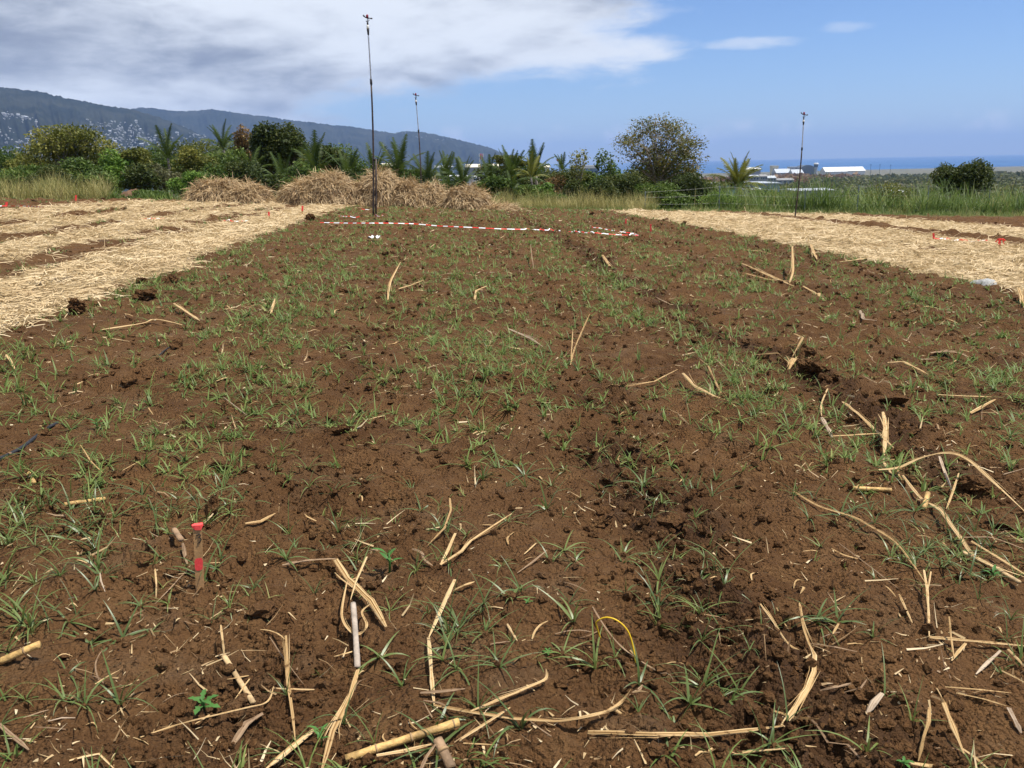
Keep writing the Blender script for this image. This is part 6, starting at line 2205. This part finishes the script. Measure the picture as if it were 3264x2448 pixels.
# ---- clods
import bmesh
clods = []
for i in range(8):
    bm = bmesh.new()
    bmesh.ops.create_icosphere(bm, subdivisions=4 if i < 4 else 2, radius=1.0)
    sx_, sy_, sz_ = rng.uniform(0.85, 1.15), rng.uniform(0.75, 1.0), rng.uniform(0.65, 0.9)
    for v_ in bm.verts:
        c_ = np.array(v_.co)
        k_ = 1 + 0.42 * float(perlin(c_[0] * 1.5 + i * 5, c_[1] * 1.5 + c_[2] * 1.1, 201)) + 0.38 * float(perlin(c_[0] * 3.6 + c_[2] * 2, c_[1] * 3.6 + i * 3, 203)) + 0.26 * float(perlin(c_[0] * 8 + c_[2] * 5, c_[1] * 8 + i, 205))
        v_.co = Vector((c_[0] * k_ * sx_, c_[1] * k_ * sy_, c_[2] * k_ * sz_))
    me = bpy.data.meshes.new('soil_clod')
    bm.to_mesh(me)
    bm.free()
    me.materials.append(M['soil'])
    clods.append(me)


def clod(label, px, py, w_px, k_, sq=1.0, group=None, lift=0.45):
    p_ = on_soil(px, py, 0)
    r_ = w_px / 2 / F * depth_of(p_)
    o_ = obj('soil_clod', clods[k_ % 8], None, None, (p_[0], p_[1], p_[2] + r_ * lift * sq))
    o_.scale = (r_, r_, r_ * sq)
    o_.rotation_euler = (rng.normal(0, 0.3), rng.normal(0, 0.3), rng.uniform(0, 6.28))
    tag(o_, label, 'clod', group)
    LAND.append((label, np.array([p_[:2]])))


CL = [('upright square soil clod against the left straw edge', 247, 1000, 56, 1.15, 0.7), ('rounded soil mound right of the square clod', 458, 950, 64, 0.7, .45), ('small clod on top of the left soil mound', 452, 903, 34, 0.8, .5),
      ('dark clod with shade right of the left soil mound', 548, 905, 46, 0.8, .45), ('wide rough clod right of the marked stake', 835, 1950, 100, 0.6, .3), ('dark crumbly clod left of the yellow wire hole', 1902, 1672, 90, 0.45, .3),
      ('dark crumbly clod right of centre', 2128, 1672, 75, 0.5, .3), ('clod at the shaded pit above the yellow wire', 2040, 1855, 78, 0.5, .3), ('second clod near the shaded pit', 2118, 1912, 66, 0.5, .3),
      ('clod right of the shaded pit', 2446, 1892, 50, 0.6, .4), ('dark clod behind the folded upright leaf', 2875, 1470, 92, 0.6, .35), ('dark clod shaded under the arched leaf', 3100, 1555, 96, 0.6, .35),
      ('biggest dark clod at the right edge', 3205, 1680, 120, 0.6, .35), ('dark clod above the right straw tangle', 2938, 1412, 76, 0.6, .4), ('rough clod in grass at upper right', 2850, 1280, 88, 0.5, .35),
      ('dark clod group right of centre', 2318, 1085, 66, 0.7, .4), ('clod left of the dark clod group', 2216, 1090, 40, 0.7, .4), ('dark clod near the fan shaped straw leaf', 2585, 1180, 70, 0.6, .4),
      ('clod left of the far tape start', 990, 705, 30, 0.8, .4), ('fibrous root clod at the bottom right of the thick cane', 1500, 2400, 90, 0.4, .25), ('low clod below the left grass patch', 700, 1480, 70, 0.5, .3),
      ('dark clod in the left middle grass', 1130, 1320, 60, 0.55, .35), ('dark clod at centre behind grass', 1850, 1470, 60, 0.55, .35), ('clod at the far right under the straw band', 3010, 920, 34, 0.8, .4)]
for i, (lab, px, py, wp_, sq, lf) in enumerate(CL):
    clod(lab, px, py, wp_, i, sq, 'single large soil clods', lf)
x, y = scatter(3600, 2.6, 46, 1.3)
k = in_view(x, y, 0.0, -0.01) & (mulch(x, y) < 0.4)
x, y = x[k], y[k]
u, v = uv(x, y)
k = rng.random(len(x)) < np.clip(0.04 + 0.9 * furrow(u, v) + 0.5 * (np.abs(v - 33) < 10) + 0.4 * smooth(perlin(x / 1.5, y / 1.5, 211), 0.1, 0.5), 0, 1)
x, y = x[k][:290], y[k][:290]
CLODS = []
for i in range(len(x)):
    r_ = (0.012 + 0.036 * rng.random() ** 1.7) * (1 + math.hypot(x[i], y[i]) / 26)
    o = obj('soil_clod', clods[4 + i % 4], None, None, (x[i], y[i], float(soil(x[i], y[i])) + r_ * 0.25))
    o.scale = (r_ * rng.uniform(0.8, 1.4), r_, r_ * rng.uniform(0.6, 1.0))
    o.rotation_euler = (rng.normal(0, 0.4), rng.normal(0, 0.4), rng.uniform(0, 6.28))
    CLODS.append(o)
    tag(o, 'rough brown soil clod lying in the ploughed plot', 'clod', 'soil clods across the plot')


# ---- broad leaved weeds
def weed(label, px, py, size_px, n_, lobes=False, upright=0.5):
    p_ = on_soil(px, py, 0)
    s_ = size_px / F * depth_of(p_)
    root = empty('weed_seedling', p_)
    tag(root, label, 'weed', 'broad leaved weeds')
    LAND.append((label, np.array([p_[:2]])))
    hgt_ = s_ * upright
    mb_ = MB()
    mb_.tube([(0, 0, -0.01), (0.04 * s_, 0, hgt_ * 0.6), (0, 0.02 * s_, hgt_)], s_ * 0.035, 6)
    mb_.build('stem', M['weed'], root, True)
    for k in range(n_):
        a = k * 2.4 + rng.normal(0, 0.2)
        t = (k + 1) / n_
        z0 = hgt_ * (0.35 + 0.65 * t)
        Ll = s_ * rng.uniform(0.4, 0.6)
        ww = Ll * (0.42 if lobes else 0.26)
        prof = [(0, .05), (.2, .5), (.4, 1), (.6, .85), (.8, .45), (1, .02)] if not lobes else [(0, .1), (.15, .8), (.3, .45), (.45, 1), (.62, .5), (.75, .8), (1, .03)]
        V, Fc = [], []
        for (tt, pw) in prof:
            zz = Ll * (0.45 * tt - 0.5 * tt * tt)
            V += [(Ll * tt, ww * pw / 2, zz + 0.12 * ww * pw), (Ll * tt, 0, zz), (Ll * tt, -ww * pw / 2, zz + 0.12 * ww * pw)]
        for i in range(len(prof) - 1):
            for j in range(2):
                Fc.append((3 * i + j, 3 * i + j + 1, 3 * i + j + 4, 3 * i + j + 3))
        mb_ = MB()
        mb_.add(V, Fc)
        o_ = mb_.build('leaf', M['weed'], root, True, (0, 0, z0))
        o_.rotation_euler = (0, -0.25 - 0.35 * t * (not lobes), a)


weed('bright lobed vine leaves at the bottom left', 650, 2280, 120, 7, True, 0.45)
weed('bright upright weed left of the upper straw cluster', 1241, 1825, 110, 6, False, 0.6)
weed('small bright weed among the black pipe grass at left', 309, 1368, 60, 6, False, 0.4)
weed('bright green weed near the fanned leaf bottom left', 1024, 2378, 85, 5, False, 0.6)
weed('bright weed beside the long tan cane at right', 3162, 1850, 75, 6, False, 0.4)
weed('bright weed at the bottom right edge', 2878, 2450, 60, 6, True, 0.35)
weed('tiny clover like weed right of the leaning sheath', 1682, 1925, 40, 4, True, 0.2)
weed('tiny round leaved weed near the bowed blade', 1746, 2088, 36, 4, True, 0.2)
weed('tiny round weed left of the yellow wire', 1748, 2092 - 12, 34, 4, True, 0.2)
weed('small weed in the grass right of the marked stake', 1062, 1490, 34, 5, False, 0.3)

# ---- a scrap of white plastic and a patch of grey ash
p_ = on_soil(1192, 764, 0.03)
mb = MB()
V, Fc = [], []
for i in range(9):
    for j in range(5):
        V.append((-0.14 + 0.035 * i, -0.08 + 0.04 * j, 0.05 + 0.06 * float(perlin(i * 0.6, j * 0.7, 221)) + 0.02 * ((i + j) % 2)))
for i in range(8):
    for j in range(4):
        Fc.append((i * 5 + j, i * 5 + j + 5, i * 5 + j + 6, i * 5 + j + 1))
mb.add(V, Fc)
tag(mb.build('plastic_scrap', M['plastic'], None, True, p_), 'crumpled white plastic scrap on the far left soil of the plot', 'scrap')
p_ = on_soil(3140, 916, 0.0)
mb = MB()
V, Fc = [(0, 0, 0.05)], []
for i in range(1, 6):
    for k in range(20):
        a = 2 * math.pi * k / 20
        q = 0.15 * i / 5 * (1 + 0.2 * math.sin(3 * a) + 0.1 * math.sin(8 * a))
        V.append((q * math.cos(a) * 1.2, q * math.sin(a), 0.05 * (1 - (i / 5) ** 2) + 0.02 * float(perlin(q * 9 * math.cos(a), q * 9 * math.sin(a), 5)) - 0.03 * (i == 5)))
for k in range(20):
    Fc.append((0, 1 + k, 1 + (k + 1) % 20))
for i in range(4):
    for k in range(20):
        a, b_ = 1 + i * 20, 1 + (i + 1) * 20
        Fc.append((a + k, b_ + k, b_ + (k + 1) % 20, a + (k + 1) % 20))
mb.add(V, Fc)
tag(mb.build('ash_patch', M['ash'], None, True, p_ + np.array([0, 0, 0.01])), 'patch of pale grey ash at the edge of the right straw', 'ash')


# ---- alike pieces get labels of their own by what they lie next to
def name_by_neighbour(objs, what, most):
    P_ = np.array([o_.location[:2] for o_ in objs])
    best = [(most, 0, 0)] * len(objs)
    marks = [(lab, pts) for lab, pts in LAND if len((what + ' second closest to the ' + lab).split()) <= 16]
    for j, (lab, pts) in enumerate(marks):
        d_ = np.sqrt(((P_[:, None, :] - pts[None]) ** 2).sum(-1)).min(1)
        for rank, i in enumerate(np.argsort(d_)[:most]):
            if (rank, d_[i]) < (best[i][0], best[i][1]) or best[i][0] == most:
                best[i] = (rank, d_[i], j)
    for o_, (rank, _, j) in zip(objs, best):
        if rank < most:
            o_['label'] = what + (' closest to the ', ' second closest to the ', ' third closest to the ', ' fourth closest to the ', ' fifth closest to the ', ' sixth closest to the ')[rank] + marks[j][0]


name_by_neighbour(TUFTS, 'grass tuft', 6)
name_by_neighbour(FRAGS, 'loose straw fragment', 6)
name_by_neighbour(CLODS, 'small soil clod', 6)
